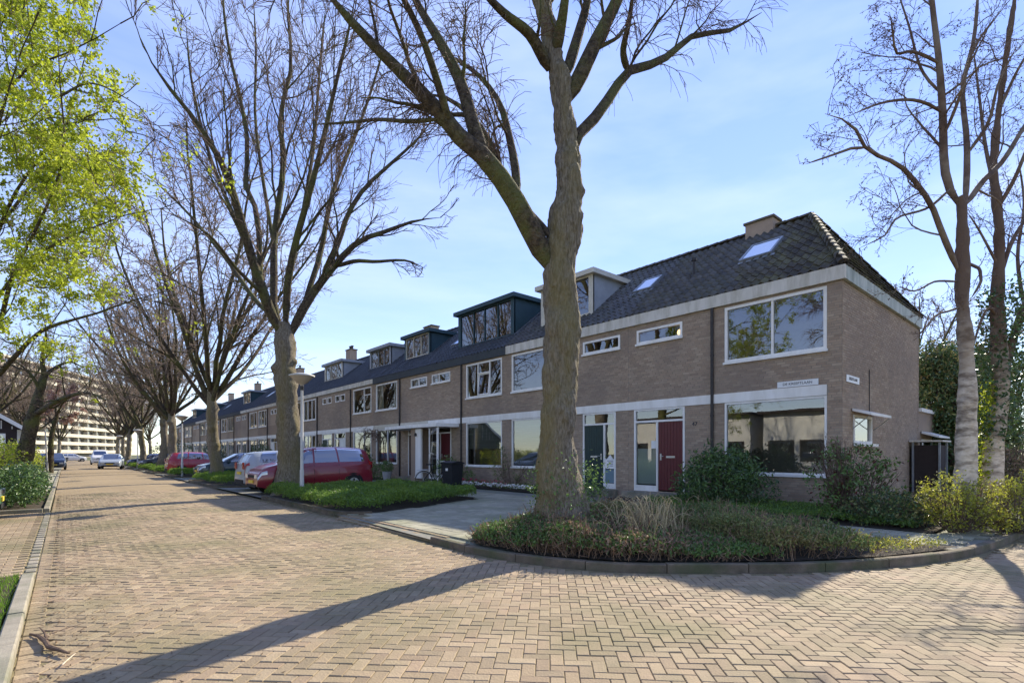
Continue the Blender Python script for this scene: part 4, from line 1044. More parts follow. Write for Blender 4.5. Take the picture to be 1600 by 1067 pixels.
# ================================================================== TREES
def unit(v): return v / (np.linalg.norm(v, axis=-1, keepdims=True) + 1e-9)
def resample(P, Rr, n):
    P = catmull([tuple(p) for p in P], 0.15) if len(P) > 2 else np.array(P, float)
    s = np.concatenate([[0], np.cumsum(np.linalg.norm(np.diff(P, axis=0), axis=1))]); u = np.linspace(0, s[-1], n)
    Q = np.stack([np.interp(u, s, P[:, k]) for k in range(3)], 1)
    rr = np.interp(np.linspace(0, 1, n), np.linspace(0, 1, len(Rr)), Rr); return Q, rr
def grow(P, Rd, m, lr, ang, n, g, up=0.0, jit=0.12, rr=0.55, rmin=0.004, s0=0.15, taper=0.25, lmin=0.0, bend=None, r_abs=None):
    """children of branches P (N,k,3): m per branch; lr=(lo,hi) length ratio or absolute if negative"""
    N, k, _ = P.shape
    s = s0 + (1 - s0) * (np.arange(m)[None, :] + g.uniform(0, 1, (N, m))) / m; s = np.clip(s, 0, .995)
    idx = s * (k - 1); i0 = np.floor(idx).astype(int); fr = (idx - i0)[..., None]
    ar = np.arange(N)[:, None]; A = P[ar, i0]; B = P[ar, i0 + 1]; start = A + (B - A) * fr; T = unit(B - A)
    rp_ = Rd[ar, i0] * (1 - fr[..., 0]) + Rd[ar, i0 + 1] * fr[..., 0]
    L = np.linalg.norm(np.diff(P, axis=1), axis=2).sum(1)[:, None]
    ln = L * g.uniform(lr[0], lr[1], (N, m)) * (1.15 - 0.65 * s); ln = np.maximum(ln, lmin)
    Rv = unit(g.normal(size=(N, m, 3))); S_ = unit(np.cross(T, Rv)); th = np.radians(g.uniform(ang[0], ang[1], (N, m)))[..., None]
    D = unit(T * np.cos(th) + S_ * np.sin(th))
    M_ = N * m; keep = (g.uniform(size=(N, m)) < np.clip(L / np.median(L), .3, 1)).ravel(); start = start.reshape(M_, 3)[keep]; D = D.reshape(M_, 3)[keep]; ln = ln.ravel()[keep]; rp_ = rp_.ravel()[keep]; M_ = int(keep.sum()); rs = (rp_.ravel() * rr * g.uniform(.75, 1.1, M_)); rs = np.maximum(rs, rmin)
    if r_abs: rs = np.minimum(rs, r_abs)
    out_ = np.zeros((M_, n, 3)); out_[:, 0] = start; st = (ln / (n - 1))[:, None]
    ups = np.linspace(1, 1, n) * up if np.isscalar(up) else np.interp(np.linspace(0, 1, n), [0, 1], up)
    for q in range(1, n):
        D = unit(D + g.normal(0, jit, (M_, 3)) + np.array([0, 0, 1.0]) * ups[q]); out_[:, q] = out_[:, q - 1] + D * st
    R_ = rs[:, None] * np.linspace(1, taper, n)[None]; R_ = np.maximum(R_, rmin * .7)
    return out_, R_
def limb(pts, r0, r1, n=12, g=None, depth=None):
    """pts: photo pixels with depth (px,py,d)"""
    P = [at(*p) for p in pts]; Q, r_ = resample(P, [r0, (r0 + r1) * .52, r1], n); r_ = r_.copy(); r_[-1] *= .2; r_[-2] *= .6; r_[0] *= .45; r_[1] *= .9; return Q, r_
def add_sets(sets, name, m, parent, kind=None):
    Vs, Fs, n = [], [], 0
    for P, Rd, k in sets:
        V, F = tubes(P, Rd, k); Vs.append(V); Fs.append(F + n); n += len(V)
    V = np.concatenate(Vs); F = np.concatenate(Fs)
    o = parent.location if parent else None
    if parent: V = V - np.array(o)
    return mesh_np(name, V, F, m, parent, kind, smooth=True)
def trunk_mesh(pts, radii, k, n, lumps, g, rough=0.05, flare=0.0, ridges=0):
    Q, r_ = resample(pts, radii, n); V, F = tubes(Q[None], r_[None], k)
    V = V.reshape(n, k, 3); c = Q[:, None, :]; d = V - c; dn = unit(d); rad = np.linalg.norm(d, axis=2)
    from mathutils import noise as ns
    for i_ in range(n):
        for j_ in range(k):
            p = V[i_, j_]; q = Vector((p[0] * 3.5, p[1] * 3.5, p[2] * 2.2))
            f = ns.noise(q) * rough * 1.3 + ns.noise(q * 3.1) * rough * .6 + ns.noise(Vector((p[0] * 38, p[1] * 38, p[2] * 16))) * rough * .28
            if ridges: 
                aa = 2 * math.pi * j_ / k; h = max(0, 1 - (p[2]) / 1.2)
                f += ridges * h * h * (0.5 + .5 * math.cos(aa * 5 + 1.3 * ns.noise(q * .3) * 3)) 
            for (lp, lr_, la) in lumps:
                dd = np.linalg.norm(p - lp) / lr_
                if dd < 1.6: f += la * math.exp(-dd * dd * 2)
            V[i_, j_] = p + dn[i_, j_] * f
    return V.reshape(-1, 3), F

g = np.random.default_rng(11)
# ---------- big tree in the corner bed
D1 = 7.9
base1 = at(875, 709, D1); base1[2] = 0.1
t1 = thing('street_tree', 'massive bare street tree with burred trunk in the corner bed', 'tree', tuple(base1), 0, 'bare street trees')
mp1 = FP / D1
tp = [at(x, y, D1) for x, y in ((874, 862), (876, 820), (876, 780), (872, 740), (869, 700), (872, 655), (875, 600), (876, 540), (876, 480), (874, 430), (880, 380), (886, 330), (888, 260), (884, 200), (880, 150), (868, 85), (850, 25), (838, -40), (826, -130), (815, -230))]
tr = [x / mp1 / 2 * .76 for x in (132, 108, 86, 75, 70, 74, 66, 62, 62, 68, 54, 45, 41, 37, 32, 27, 23, 19, 15, 9)]
L = lambda x, y, r_, a_, dd=0: (at(x, y, D1 - .3 + dd), r_, a_)
lumps = [L(843, 648, .17, .17), L(846, 672, .10, .05), L(872, 640, .22, .06, -.05), L(905, 665, .18, .06), L(850, 700, .15, .04), L(895, 730, .2, .05), L(860, 770, .2, .05), L(905, 560, .12, .03), L(850, 430, .2, .06), L(905, 395, .16, .05), L(912, 300, .10, .06, .2), L(912, 335, .08, .05, .2), L(842, 610, .12, .03), L(900, 620, .12, .04), L(870, 690, .1, .04)]
V, F = trunk_mesh(tp, tr, 72, 260, lumps, g, 0.05, ridges=0.12)
mesh_np('trunk', V - base1, F, M['bark_big'], t1, smooth=True)
lb = []
def add_l(pts, w0, w1, dmm=D1): lb.append(limb(pts, w0 / (FP / pts[0][2]) / 2 * .74, w1 / (FP / pts[-1][2]) / 2 * .55, 14))
add_l([(866, 425, 7.9), (842, 385, 7.8), (812, 325, 7.6), (775, 268, 7.4), (745, 235, 7.3), (707, 205, 7.2), (686, 173, 7.15), (644, 131, 7.0), (602, 89, 6.9), (560, 47, 6.7), (520, 0, 6.6), (470, -60, 6.4)], 50, 12)
add_l([(760, 250, 7.3), (742, 205, 7.4), (720, 130, 7.5), (690, 70, 7.6), (654, 10, 7.7), (620, -60, 7.8)], 34, 12)
add_l([(862, 370, 7.8), (825, 335, 8.0), (790, 285, 8.2), (765, 225, 8.4), (735, 180, 8.6), (690, 150, 8.8), (650, 150, 9.0)], 26, 6)
add_l([(808, 315, 7.7), (806, 270, 7.9), (797, 220, 8.2), (781, 163, 8.5), (750, 120, 8.8), (715, 95, 9.1), (680, 75, 9.3)], 22, 6)
add_l([(884, 160, 7.9), (907, 118, 7.9), (930, 68, 7.9), (958, 14, 7.9), (985, -50, 7.9), (1005, -140, 8.0)], 36, 14)
add_l([(884, 120, 7.9), (905, 50, 8.2), (918, 0, 8.4), (925, -70, 8.8)], 26, 12)
add_l([(892, 250, 7.9), (900, 215, 8.0), (925, 190, 8.2), (958, 145, 8.5), (981, 112, 8.8), (1028, 98, 9.1), (1054, 79, 9.4), (1086, 55, 9.7), (1140, 48, 10), (1190, 20, 10.3)], 28, 7)
add_l([(981, 112, 8.8), (973, 80, 8.6), (982, 40, 8.4), (990, -20, 8.2)], 16, 8)
add_l([(858, 110, 7.9), (830, 56, 7.6), (798, 30, 7.3), (766, 0, 7.0), (730, -50, 6.8)], 26, 12)
add_l([(690, 186, 7.15), (640, 190, 7.4), (590, 187, 7.8), (540, 192, 8.2), (490, 195, 8.6)], 10, 5)
add_l([(868, 85, 7.9), (880, 20, 7.6), (890, -60, 7.4)], 26, 14)
add_l([(850, 15, 7.9), (900, -60, 8.3), (980, -120, 8.8), (1060, -130, 9.2)], 20, 8)
add_l([(707, 205, 7.2), (660, 60, 6.6), (600, -60, 6.2), (560, -160, 6.0)], 18, 8)
P1 = np.array([x[0] for x in lb]); R1 = np.array([x[1] for x in lb])
P2, R2 = grow(P1, R1, 6, (.25, .45), (25, 60), 10, g, up=(.12, -.05), jit=.14, rr=.34, rmin=.010, s0=.2, r_abs=.035)
P3, R3 = grow(P2, R2, 9, (.3, .55), (25, 65), 8, g, up=(.0, -.10), jit=.12, rr=.5, rmin=.007, s0=.15)
P4, R4 = grow(P3, R3, 6, (.4, .8), (15, 50), 6, g, up=(-.05, -.16), jit=.09, rr=.6, rmin=.005, s0=.1, lmin=.35)
P3b, R3b = grow(P1[:, 4:], R1[:, 4:], 9, (.10, .22), (35, 80), 8, g, up=(-.05, -.18), jit=.13, rr=.2, rmin=.007, s0=.1, r_abs=.012)
P4b, R4b = grow(P3b, R3b, 7, (.4, .8), (15, 50), 6, g, up=(-.08, -.18), jit=.1, rr=.6, rmin=.005)
add_sets([(P1, R1, 12), (P2, R2, 7)], 'limbs', M['bark'], t1, 'stuff')
add_sets([(P3, R3, 4), (P4, R4, 3), (P3b, R3b, 4), (P4b, R4b, 3)], 'twigs', M['twig'], t1, 'stuff')

# ---------- second tree
D2 = 17.5; base2 = at(450, 709, D2); base2[2] = .1
t2 = thing('street_tree', 'tall bare tree with ivy-scarred trunk behind the lamp post in the green bed', 'tree', tuple(base2), 0, 'bare street trees')
mp2 = FP / D2
tp = [at(x, y, D2) for x, y in ((452, 785), (452, 760), (453, 720), (451, 680), (449, 640), (447, 600), (446, 570), (446, 545), (444, 525), (440, 505))]
V, F = trunk_mesh(tp, [x / mp2 / 2 * .88 for x in (60, 46, 40, 38, 36, 35, 38, 34, 36, 24)], 26, 90, [(at(432, 575, D2 - .2), .2, .14), (at(462, 565, D2), .15, .12), (at(460, 640, D2), .2, .06), (at(455, 700, D2 - .3), .25, .05), (at(436, 660, D2 - .2), .2, .05)], g, .05, ridges=.12)
mesh_np('trunk', V - base2, F, M['bark_big'], t2, smooth=True)
lb = []
a2 = lambda pts, w0, w1: add_l(pts, w0, w1, D2)
a2([(444, 530, 17.5), (428, 500, 17.3), (413, 462, 17), (389, 388, 16.5), (371, 325, 16), (350, 262, 15.6), (310, 195, 15.2), (270, 145, 14.8), (235, 95, 14.4), (215, 50, 14)], 24, 5)
a2([(408, 450, 17), (402, 336, 17.6), (384, 294, 18), (387, 226, 18.4), (376, 157, 18.8), (360, 90, 19), (350, 20, 19.2), (345, -60, 19.4)], 13, 5)
a2([(440, 520, 17.5), (429, 493, 17.8), (428, 430, 18.2), (429, 367, 18.6), (444, 252, 19.2), (437, 184, 19.6), (455, 105, 20), (450, 20, 20.4), (452, -60, 20.6)], 18, 5)
a2([(446, 520, 17.5), (450, 440, 17.2), (465, 367, 16.8), (486, 294, 16.4), (507, 210, 16), (525, 130, 15.6), (544, 52, 15.2), (560, -30, 15)], 17, 5)
a2([(452, 528, 17.5), (470, 490, 17.6), (488, 460, 17.7), (523, 415, 17.9), (560, 378, 18.1), (602, 362, 18.4), (650, 345, 18.7), (690, 340, 19)], 22, 4)
a2([(505, 438, 17.8), (530, 375, 18), (544, 335, 18.2), (570, 294, 18.4), (612, 255, 18.6), (655, 215, 18.8), (680, 180, 19)], 14, 4)
a2([(523, 417, 17.9), (555, 408, 17.4), (586, 409, 17), (633, 407, 16.7), (665, 420, 16.4)], 10, 4)
a2([(470, 488, 17.6), (500, 400, 18.6), (520, 300, 19.6), (560, 200, 20.4), (590, 110, 21), (610, 30, 21.4)], 14, 4)
a2([(436, 500, 17.5), (400, 470, 18.8), (350, 400, 20), (300, 340, 21), (260, 300, 21.6), (225, 270, 22)], 12, 4)
a2([(413, 462, 17), (370, 420, 16), (330, 370, 15), (290, 345, 14.4), (255, 330, 14)], 9, 3)
a2([(400, 420, 16.9), (330, 250, 17.6), (300, 130, 18), (290, 30, 18.4)], 10, 4)
a2([(470, 350, 16.8), (490, 230, 18), (500, 100, 19), (510, 0, 19.6)], 9, 4)
a2([(430, 400, 18.3), (400, 200, 20.5), (400, 80, 21.5), (395, -20, 22)], 9, 4)
P1 = np.array([x[0] for x in lb]); R1 = np.array([x[1] for x in lb])
P2, R2 = grow(P1, R1, 11, (.22, .42), (20, 50), 9, g, up=(.10, .05), jit=.12, rr=.42, rmin=.018, s0=.18)
P3, R3 = grow(P2, R2, 8, (.3, .55), (18, 48), 7, g, up=.04, jit=.11, rr=.5, rmin=.013, s0=.12)
P4, R4 = grow(P3, R3, 7, (.4, .75), (15, 45), 4, g, up=.0, jit=.11, rr=.6, rmin=.0085, s0=.1, lmin=.3)
add_sets([(P1, R1, 9), (P2, R2, 6)], 'limbs', M['bark'], t2, 'stuff')
add_sets([(P3, R3, 3), (P4, R4, 3)], 'twigs', M['twig'], t2, 'stuff')

# ---------- generic street trees, two prototypes then copies
def generic_tree(seed, H=17, nl=11, trunk_h=4.6, r0=.27, spread=.62, tw='twig_grey', twigd=(9, 8, 8), leaves=None):
    gg = np.random.default_rng(seed)
    t = thing('street_tree', '', 'tree', (0, 0, 0))
    pts = [np.array([0, 0, -.05])]
    for k in range(5): pts.append(pts[-1] + np.array([gg.normal(0, .08), gg.normal(0, .08), trunk_h / 5]))
    rad = [r0 * 1.45, r0 * 1.05, r0, r0 * .95, r0 * .95, r0 * .7]
    V, F = trunk_mesh(pts, rad, 16, 40, [(pts[int(gg.integers(1, 5))] + np.array([r0 * math.cos(a), r0 * math.sin(a), 0]), .2, .12) for a in gg.uniform(0, 6.28, 5)], gg, .05, ridges=.08)
    mesh_np('trunk', V, F, M['bark_big'], t, smooth=True)
    P, Rr = [], []
    for k in range(nl):
        az = k * 2.4 + gg.uniform(-.3, .3); el = R(gg.uniform(48, 82)) if k else R(86); ln = (H - trunk_h) * gg.uniform(.75, 1.0)
        st = pts[-1] + np.array([0, 0, -gg.uniform(0, .9)]); d = np.array([math.cos(az) * math.cos(el), math.sin(az) * math.cos(el), math.sin(el)]) + np.array([math.cos(az), math.sin(az), 0]) * spread * .35
        d /= np.linalg.norm(d); p = [st]
        for q in range(11): d = unit(d + gg.normal(0, .07, 3) + np.array([0, 0, .045])); p.append(p[-1] + d * ln / 11)
        P.append(p); Rr.append(np.linspace(r0 * gg.uniform(.4, .6), .03, 12))
    P1 = np.array(P); R1 = np.array(Rr)
    P2, R2 = grow(P1, R1, twigd[0], (.25, .45), (22, 55), 8, gg, up=.05, jit=.13, rr=.5, rmin=.024, s0=.15)
    P3, R3 = grow(P2, R2, twigd[1], (.3, .5), (20, 60), 6, gg, up=.0, jit=.17, rr=.5, rmin=.019, s0=.1)
    P4, R4 = grow(P3, R3, twigd[2], (.35, .6), (20, 65), 4, gg, up=-.03, jit=.2, rr=.6, rmin=.015, s0=.15, lmin=.25)
    add_sets([(P1, R1, 7), (P2, R2, 5)], 'limbs', M['bark'], t, 'stuff')
    add_sets([(P3, R3, 3), (P4, R4, 3)], 'twigs', M[tw], t, 'stuff')
    return t
gA = generic_tree(21); gB = generic_tree(33, H=15, nl=10, spread=.9)
SPOTS = [(5.75, 29.4, 0, 1.0, 'A', 'bare tree with bright mossy sunlit trunk in the bed by the dark car'),
         (5.9, 44.6, 2.1, 1.0, 'B', 'bare tree behind the small red car, right one of a close pair'),
         (5.8, 49.8, 4.0, 1.05, 'A', 'bare tree behind the small red car, left one of a close pair'),
         (5.7, 62, 1.0, .95, 'B', 'distant bare tree between parked dark estate and red car'),
         (5.6, 76, 3.0, .95, 'A', 'distant bare tree with spreading crown near the silver moving car'),
         (5.5, 90, 5.0, .9, 'B', 'far bare tree right of the white van at the road end'),
         (7.5, 108, 0.6, 1.0, 'A', 'very distant bare tree closing the street, right of the road'),
         (-2.6, 74, 2.6, .8, 'B', 'far bare tree on the left verge beyond the dark blue car'),
         (-4.5, 96, 4.4, .9, 'A', 'far bare tree on the left in front of the flats'),
         (12.5, 122, 1.9, 1.0, 'B', 'very distant bare tree right of the street end, among the pale twigs'),
         (-1, 128, 3.3, 1.0, 'A', 'very distant bare tree straight behind the white van'),
         (-9, 112, 5.3, .9, 'B', 'far bare tree left of the street end against the balconies'),
         (-4.4, 52, 1.7, .75, 'A', 'bare tree among the golden hedges left of the road'),
         (-6.5, 66, 4.9, .85, 'B', 'bare tree standing in front of the left part of the flats'),
         (-3.4, 86, 0.4, .85, 'A', 'far bare tree on the left verge, right of the blossom tree'),
         (40, 34, 1.3, 1.0, 'A', 'bare tree rising behind the terrace on the far right'),
         (36, 8, 4.3, .8, 'B', 'bare tree beyond the birches at the right edge')]
useA = useB = False
for (x, y, rz, s_, kd, lbl) in SPOTS:
    if kd == 'A': o = gA if not useA else copy_tree(gA); useA = True
    else: o = gB if not useB else copy_tree(gB); useB = True
    o.location = (x, y, .08); o.rotation_euler = (0, 0, rz); o.scale = (s_, s_, s_); o['label'] = lbl; o['group'] = 'bare street trees'

# ---------- birches on the right
def birch(D, tpx, tw_, limbs_, label, seed, dens=(7, 6, 5), ivy=None):
    gg = np.random.default_rng(seed)
    bs = at(tpx[0][0], 709, D); bs[2] = .1
    t = thing('birch_tree', label, 'tree', tuple(bs), 0, 'birches beside the gable')
    mpp = FP / D
    V, F = trunk_mesh([at(x, y, D) for x, y in tpx], [q / mpp / 2 * .74 for q in tw_], 22, 110, [], gg, .025)
    mesh_np('trunk', V - bs, F, M['birch'], t, smooth=True)
    P, Rr = [], []
    for (pts, w0, w1) in limbs_:
        q, r_ = limb(pts, w0 / mpp / 2 * .74, w1 / mpp / 2 * .7, 14); P.append(q); Rr.append(r_)
    P1 = np.array(P); R1 = np.array(Rr)
    P2, R2 = grow(P1, R1, dens[0], (.25, .5), (30, 70), 9, gg, up=(.05, -.05), jit=.18, rr=.38, rmin=.006, s0=.15)
    P3, R3 = grow(P2, R2, dens[1], (.3, .6), (25, 70), 7, gg, up=(0, -.08), jit=.18, rr=.5, rmin=.0055, s0=.12)
    P4, R4 = grow(P3, R3, dens[2], (.35, .7), (20, 65), 5, gg, up=(-.03, -.10), jit=.14, rr=.6, rmin=.004, s0=.15, lmin=.16)
    add_sets([(P1, R1, 9), (P2, R2, 6)], 'limbs', M['birch_up'], t, 'stuff')
    add_sets([(P3, R3, 3), (P4, R4, 3)], 'twigs', M['twig'], t, 'stuff')
    return t, P4, gg, bs
b1 = birch(9.7, [(1506, 830), (1506, 780), (1510, 700), (1511, 600), (1507, 520), (1504, 472), (1504, 400), (1504, 345), (1502, 318), (1497, 308)], (46, 42, 37, 34, 28, 27, 25, 25, 24, 16),
      [([(1500, 322, 9.7), (1483, 294, 9.7), (1475, 252, 9.7), (1473, 178, 9.6), (1467, 94, 9.5), (1457, 10, 9.4), (1450, -70, 9.3)], 17, 8),
       ([(1506, 322, 9.7), (1518, 308, 9.8), (1536, 283, 9.9), (1567, 252, 10), (1599, 200, 10.2), (1640, 140, 10.4)], 13, 6),
       ([(1508, 325, 9.7), (1511, 260, 9.9), (1510, 210, 10), (1504, 136, 10.2), (1522, 60, 10.4), (1530, -40, 10.6)], 13, 6),
       ([(1498, 425, 9.7), (1473, 367, 9.5), (1452, 315, 9.3), (1410, 262, 9.1), (1373, 244, 8.9), (1352, 231, 8.8), (1331, 194, 8.7), (1289, 178, 8.6)], 13, 4),
       ([(1352, 231, 8.8), (1330, 232, 8.8), (1305, 241, 8.8), (1258, 257, 8.8)], 6, 2.5),
       ([(1474, 178, 9.6), (1455, 165, 9.5), (1431, 157, 9.4), (1400, 157, 9.2), (1365, 165, 9.0), (1330, 180, 8.8)], 7, 3),
       ([(1468, 100, 9.5), (1447, 88, 9.4), (1420, 80, 9.3), (1400, 84, 9.2), (1395, 50, 9.1), (1390, 20, 9.0)], 7, 3),
       ([(1484, 296, 9.6), (1450, 325, 9.4), (1400, 341, 9.2), (1384, 367, 9.1), (1342, 388, 9.0)], 6, 2.5),
       ([(1496, 440, 9.7), (1460, 440, 9.5), (1430, 455, 9.4), (1400, 446, 9.2)], 5, 2.5),
       ([(1500, 480, 9.7), (1480, 487, 9.6), (1462, 493, 9.5), (1440, 520, 9.3)], 5, 2.5),
       ([(1510, 410, 9.7), (1531, 420, 9.6), (1533, 440, 9.5), (1518, 465, 9.4)], 7, 4),
       ([(1512, 240, 9.9), (1545, 190, 9.8), (1560, 130, 9.7), (1590, 70, 9.6)], 8, 3),
       ([(1476, 210, 9.6), (1500, 150, 9.3), (1520, 80, 9.1), (1560, 20, 9.0)], 7, 3),
       ([(1474, 150, 9.6), (1440, 110, 9.8), (1420, 40, 10), (1400, -20, 10.2)], 6, 3)],
      'tall pale-barked birch with twisting limbs, nearer one beside the gable wall', 5)
b2 = birch(12.2, [(1548, 815), (1549, 780), (1553, 700), (1562, 620), (1562, 560), (1558, 472), (1562, 388), (1557, 315), (1552, 262), (1560, 180), (1572, 90), (1585, 0)], (40, 36, 32, 30, 26, 24, 18, 16, 14, 11, 9, 7),
      [([(1564, 600, 12.2), (1580, 540, 12.3), (1600, 480, 12.4), (1630, 430, 12.6), (1660, 360, 12.8)], 18, 8),
       ([(1560, 500, 12.2), (1545, 480, 12), (1530, 510, 11.9), (1515, 560, 11.8)], 6, 3),
       ([(1560, 440, 12.2), (1580, 380, 12.3), (1605, 340, 12.4), (1640, 300, 12.5)], 10, 4),
       ([(1556, 330, 12.2), (1585, 280, 12), (1610, 220, 11.8), (1640, 170, 11.6)], 9, 4),
       ([(1553, 290, 12.2), (1540, 230, 12.3), (1530, 150, 12.5), (1520, 70, 12.7)], 8, 3),
       ([(1562, 170, 12.2), (1590, 110, 12), (1620, 60, 12)], 7, 3),
       ([(1562, 420, 12.2), (1530, 360, 12.1), (1510, 330, 12)], 6, 2.5),
       ([(1600, 480, 12.4), (1590, 400, 12.6), (1600, 320, 12.8), (1590, 240, 13)], 8, 3)],
      'leaning ivy-clad birch, farther one at the right edge', 9)

def leaf_cloud(pts, size, g_, jit_n=1.0, fold=0.0, aspect=.55, up=0.35):
    """pts (N,3) leaf centres -> pointed quads"""
    N = len(pts); sz = size * g_.uniform(.6, 1.25, N)
    D = unit(g_.normal(size=(N, 3)) + np.array([0, 0, up])); Rn = unit(g_.normal(size=(N, 3))); S_ = unit(np.cross(D, Rn)); Nn = np.cross(D, S_)
    a = (sz / 2)[:, None]; w_ = a * aspect
    V = np.stack([pts - D * a, pts - S_ * w_ + Nn * a * fold, pts + D * a, pts + S_ * w_ + Nn * a * fold], 1).reshape(-1, 3)
    F = (np.arange(N) * 4)[:, None] + np.array([[0, 1, 2, 3]]); return V, F
# ivy on second birch and on the nearer street tree foot
gi = np.random.default_rng(3)
def ivy_on(parent, bs, path, D, rad, n, size, m='leaf_dark'):
    P = np.array([at(x, y, D) for x, y in path]); Q, _ = resample(P, [1, 1], 60); k = gi.integers(0, 60, n); th = gi.uniform(0, 6.28, n); r_ = rad * gi.uniform(.7, 1.5, n)
    pts = Q[k] + np.stack([np.cos(th) * r_, np.sin(th) * r_, gi.normal(0, .12, n)], 1); V, F = leaf_cloud(pts, size, gi, fold=.3); mesh_np('ivy', V - bs, F, M[m], parent, 'stuff')
ivy_on(b2[0], b2[3], [(1556, 690), (1563, 600), (1568, 520), (1565, 450)], 12.2, .32, 2600, .10)
ivy_on(b2[0], b2[3], [(1538, 760), (1540, 700), (1545, 600)], 12.2, .10, 500, .09, 'leaf_spring')
ivy_on(t1, base1, [(872, 840), (878, 800), (880, 750), (895, 730)], D1, .42, 1500, .05, 'leaf_mid')

# buds / small spring leaves on birch 1 twigs
def tip_points(P4, n, g_, s=(.6, 1)):
    k = g_.integers(0, len(P4), n); i_ = g_.integers(2, P4.shape[1], n); return P4[k, i_]
for (bb, n_) in ((b1, 4500), (b2, 2500)):
    V, F = leaf_cloud(tip_points(bb[1], n_, gi) + gi.normal(0, .015, (n_, 3)), .035, gi); mesh_np('buds', V - bb[3], F, M['litter'], bb[0], 'stuff')

# ---------- leafing tree at the left
def leafy_tree():
    g_ = np.random.default_rng(41)
    bs = at(-70, 709, 13.6); bs[2] = .05
    t = thing('leafing_tree', 'tree bursting into bright yellow-green spring leaves at the left edge', 'tree', tuple(bs))
    tp = [at(-70, 800, 13.6), at(-68, 740, 13.6), at(-60, 680, 13.5), at(-45, 620, 13.4), at(-38, 570, 13.4), at(-40, 500, 13.4), at(-50, 400, 13.5), at(-60, 280, 13.6), at(-70, 130, 13.8)]
    tp[0][2] = -.05
    V, F = trunk_mesh(tp, [.42, .36, .32, .28, .24, .2, .17, .13, .09], 18, 70, [], g_, .03); mesh_np('trunk', V - bs, F, M['bark'], t, smooth=True)
    L_ = [([(-45, 620, 13.4), (-5, 588, 12.8), (25, 555, 12), (60, 520, 11.4), (95, 505, 11), (150, 490, 10.6), (205, 470, 10.2), (260, 455, 10)], .15, .03),
          ([(-40, 560, 13.4), (0, 500, 12), (20, 430, 11), (70, 330, 10), (100, 240, 9.4), (95, 150, 9), (90, 60, 8.8)], .13, .03),
          ([(-45, 480, 13.4), (10, 330, 11), (60, 250, 10), (110, 200, 9.4), (160, 170, 9), (210, 215, 9)], .12, .02),
          ([(-50, 400, 13.4), (0, 180, 10.5), (40, 110, 9.8), (90, 90, 9.2), (150, 60, 9), (200, 30, 8.8)], .12, .02),
          ([(-40, 520, 13.4), (30, 420, 11.5), (90, 380, 10.6), (160, 350, 10), (220, 330, 9.6), (290, 325, 9.4)], .10, .018),
          ([(-55, 330, 13.5), (-20, 120, 11), (10, 20, 10), (50, -60, 9.5)], .10, .02),
          ([(-50, 420, 13.4), (40, 300, 12.4), (90, 230, 12), (130, 100, 11.8), (150, 0, 11.6)], .10, .02),
          ([(20, 430, 11), (60, 450, 10.4), (110, 440, 10), (150, 420, 9.8)], .05, .015),
          ([(95, 150, 9), (140, 130, 8.6), (190, 150, 8.4), (230, 180, 8.4), (245, 230, 8.6)], .04, .012),
          ([(-30, 470, 13.2), (-10, 250, 9.5), (20, 120, 8.6), (60, 20, 8.2), (110, -40, 8)], .09, .02)]
    P, Rr = [], []
    for pts, a, b_ in L_:
        q, r_ = limb(pts, a, b_, 14); r_ = np.linspace(a, b_ * .4, 14) * .5; P.append(q); Rr.append(r_)
    P1 = np.array(P); R1 = np.array(Rr)
    P2, R2 = grow(P1, R1, 11, (.22, .42), (25, 70), 8, g_, up=.0, jit=.16, rr=.4, rmin=.010, s0=.12)
    P3, R3 = grow(P2, R2, 6, (.3, .55), (25, 65), 6, g_, up=-.03, jit=.18, rr=.5, rmin=.005, s0=.15)
    P4, R4 = grow(P3, R3, 5, (.35, .6), (20, 60), 4, g_, up=0, jit=.18, rr=.6, rmin=.006, s0=.2, lmin=.12)
    add_sets([(P1, R1, 8), (P2, R2, 5)], 'limbs', M['bark'], t, 'stuff'); add_sets([(P3, R3, 3), (P4, R4, 3)], 'twigs', M['twig_grey'], t, 'stuff')
    # leaf tufts at twig ends, thinning away from the trunk
    tips = np.concatenate([P4[:, -1], P4[:, 2], P3[:, -1]]); px, py, d = proj(tips)
    edge_ = np.where(py < 330, 225, np.where(py < 470, 200, 110)); edge_ = edge_ + 30 * np.sin(py / 37.0)
    prob = np.clip((edge_ - px) / 90 + .25, .05, 1) * .88
    k = g_.uniform(size=len(tips)) < prob; tips = tips[k]
    m_ = 15; pts = (tips[:, None, :] + g_.uniform(.5, 1.4, (len(tips), 1, 1)) * g_.normal(0, .066, (len(tips), m_, 3))).reshape(-1, 3)
    V, F = leaf_cloud(pts, .075 * g_.uniform(.55, 1.35, len(pts)), g_, fold=.35, aspect=.6, up=.2); mesh_np('leaves', V - bs, F, M['leaf_spring'], t, 'stuff')
leafy_tree()

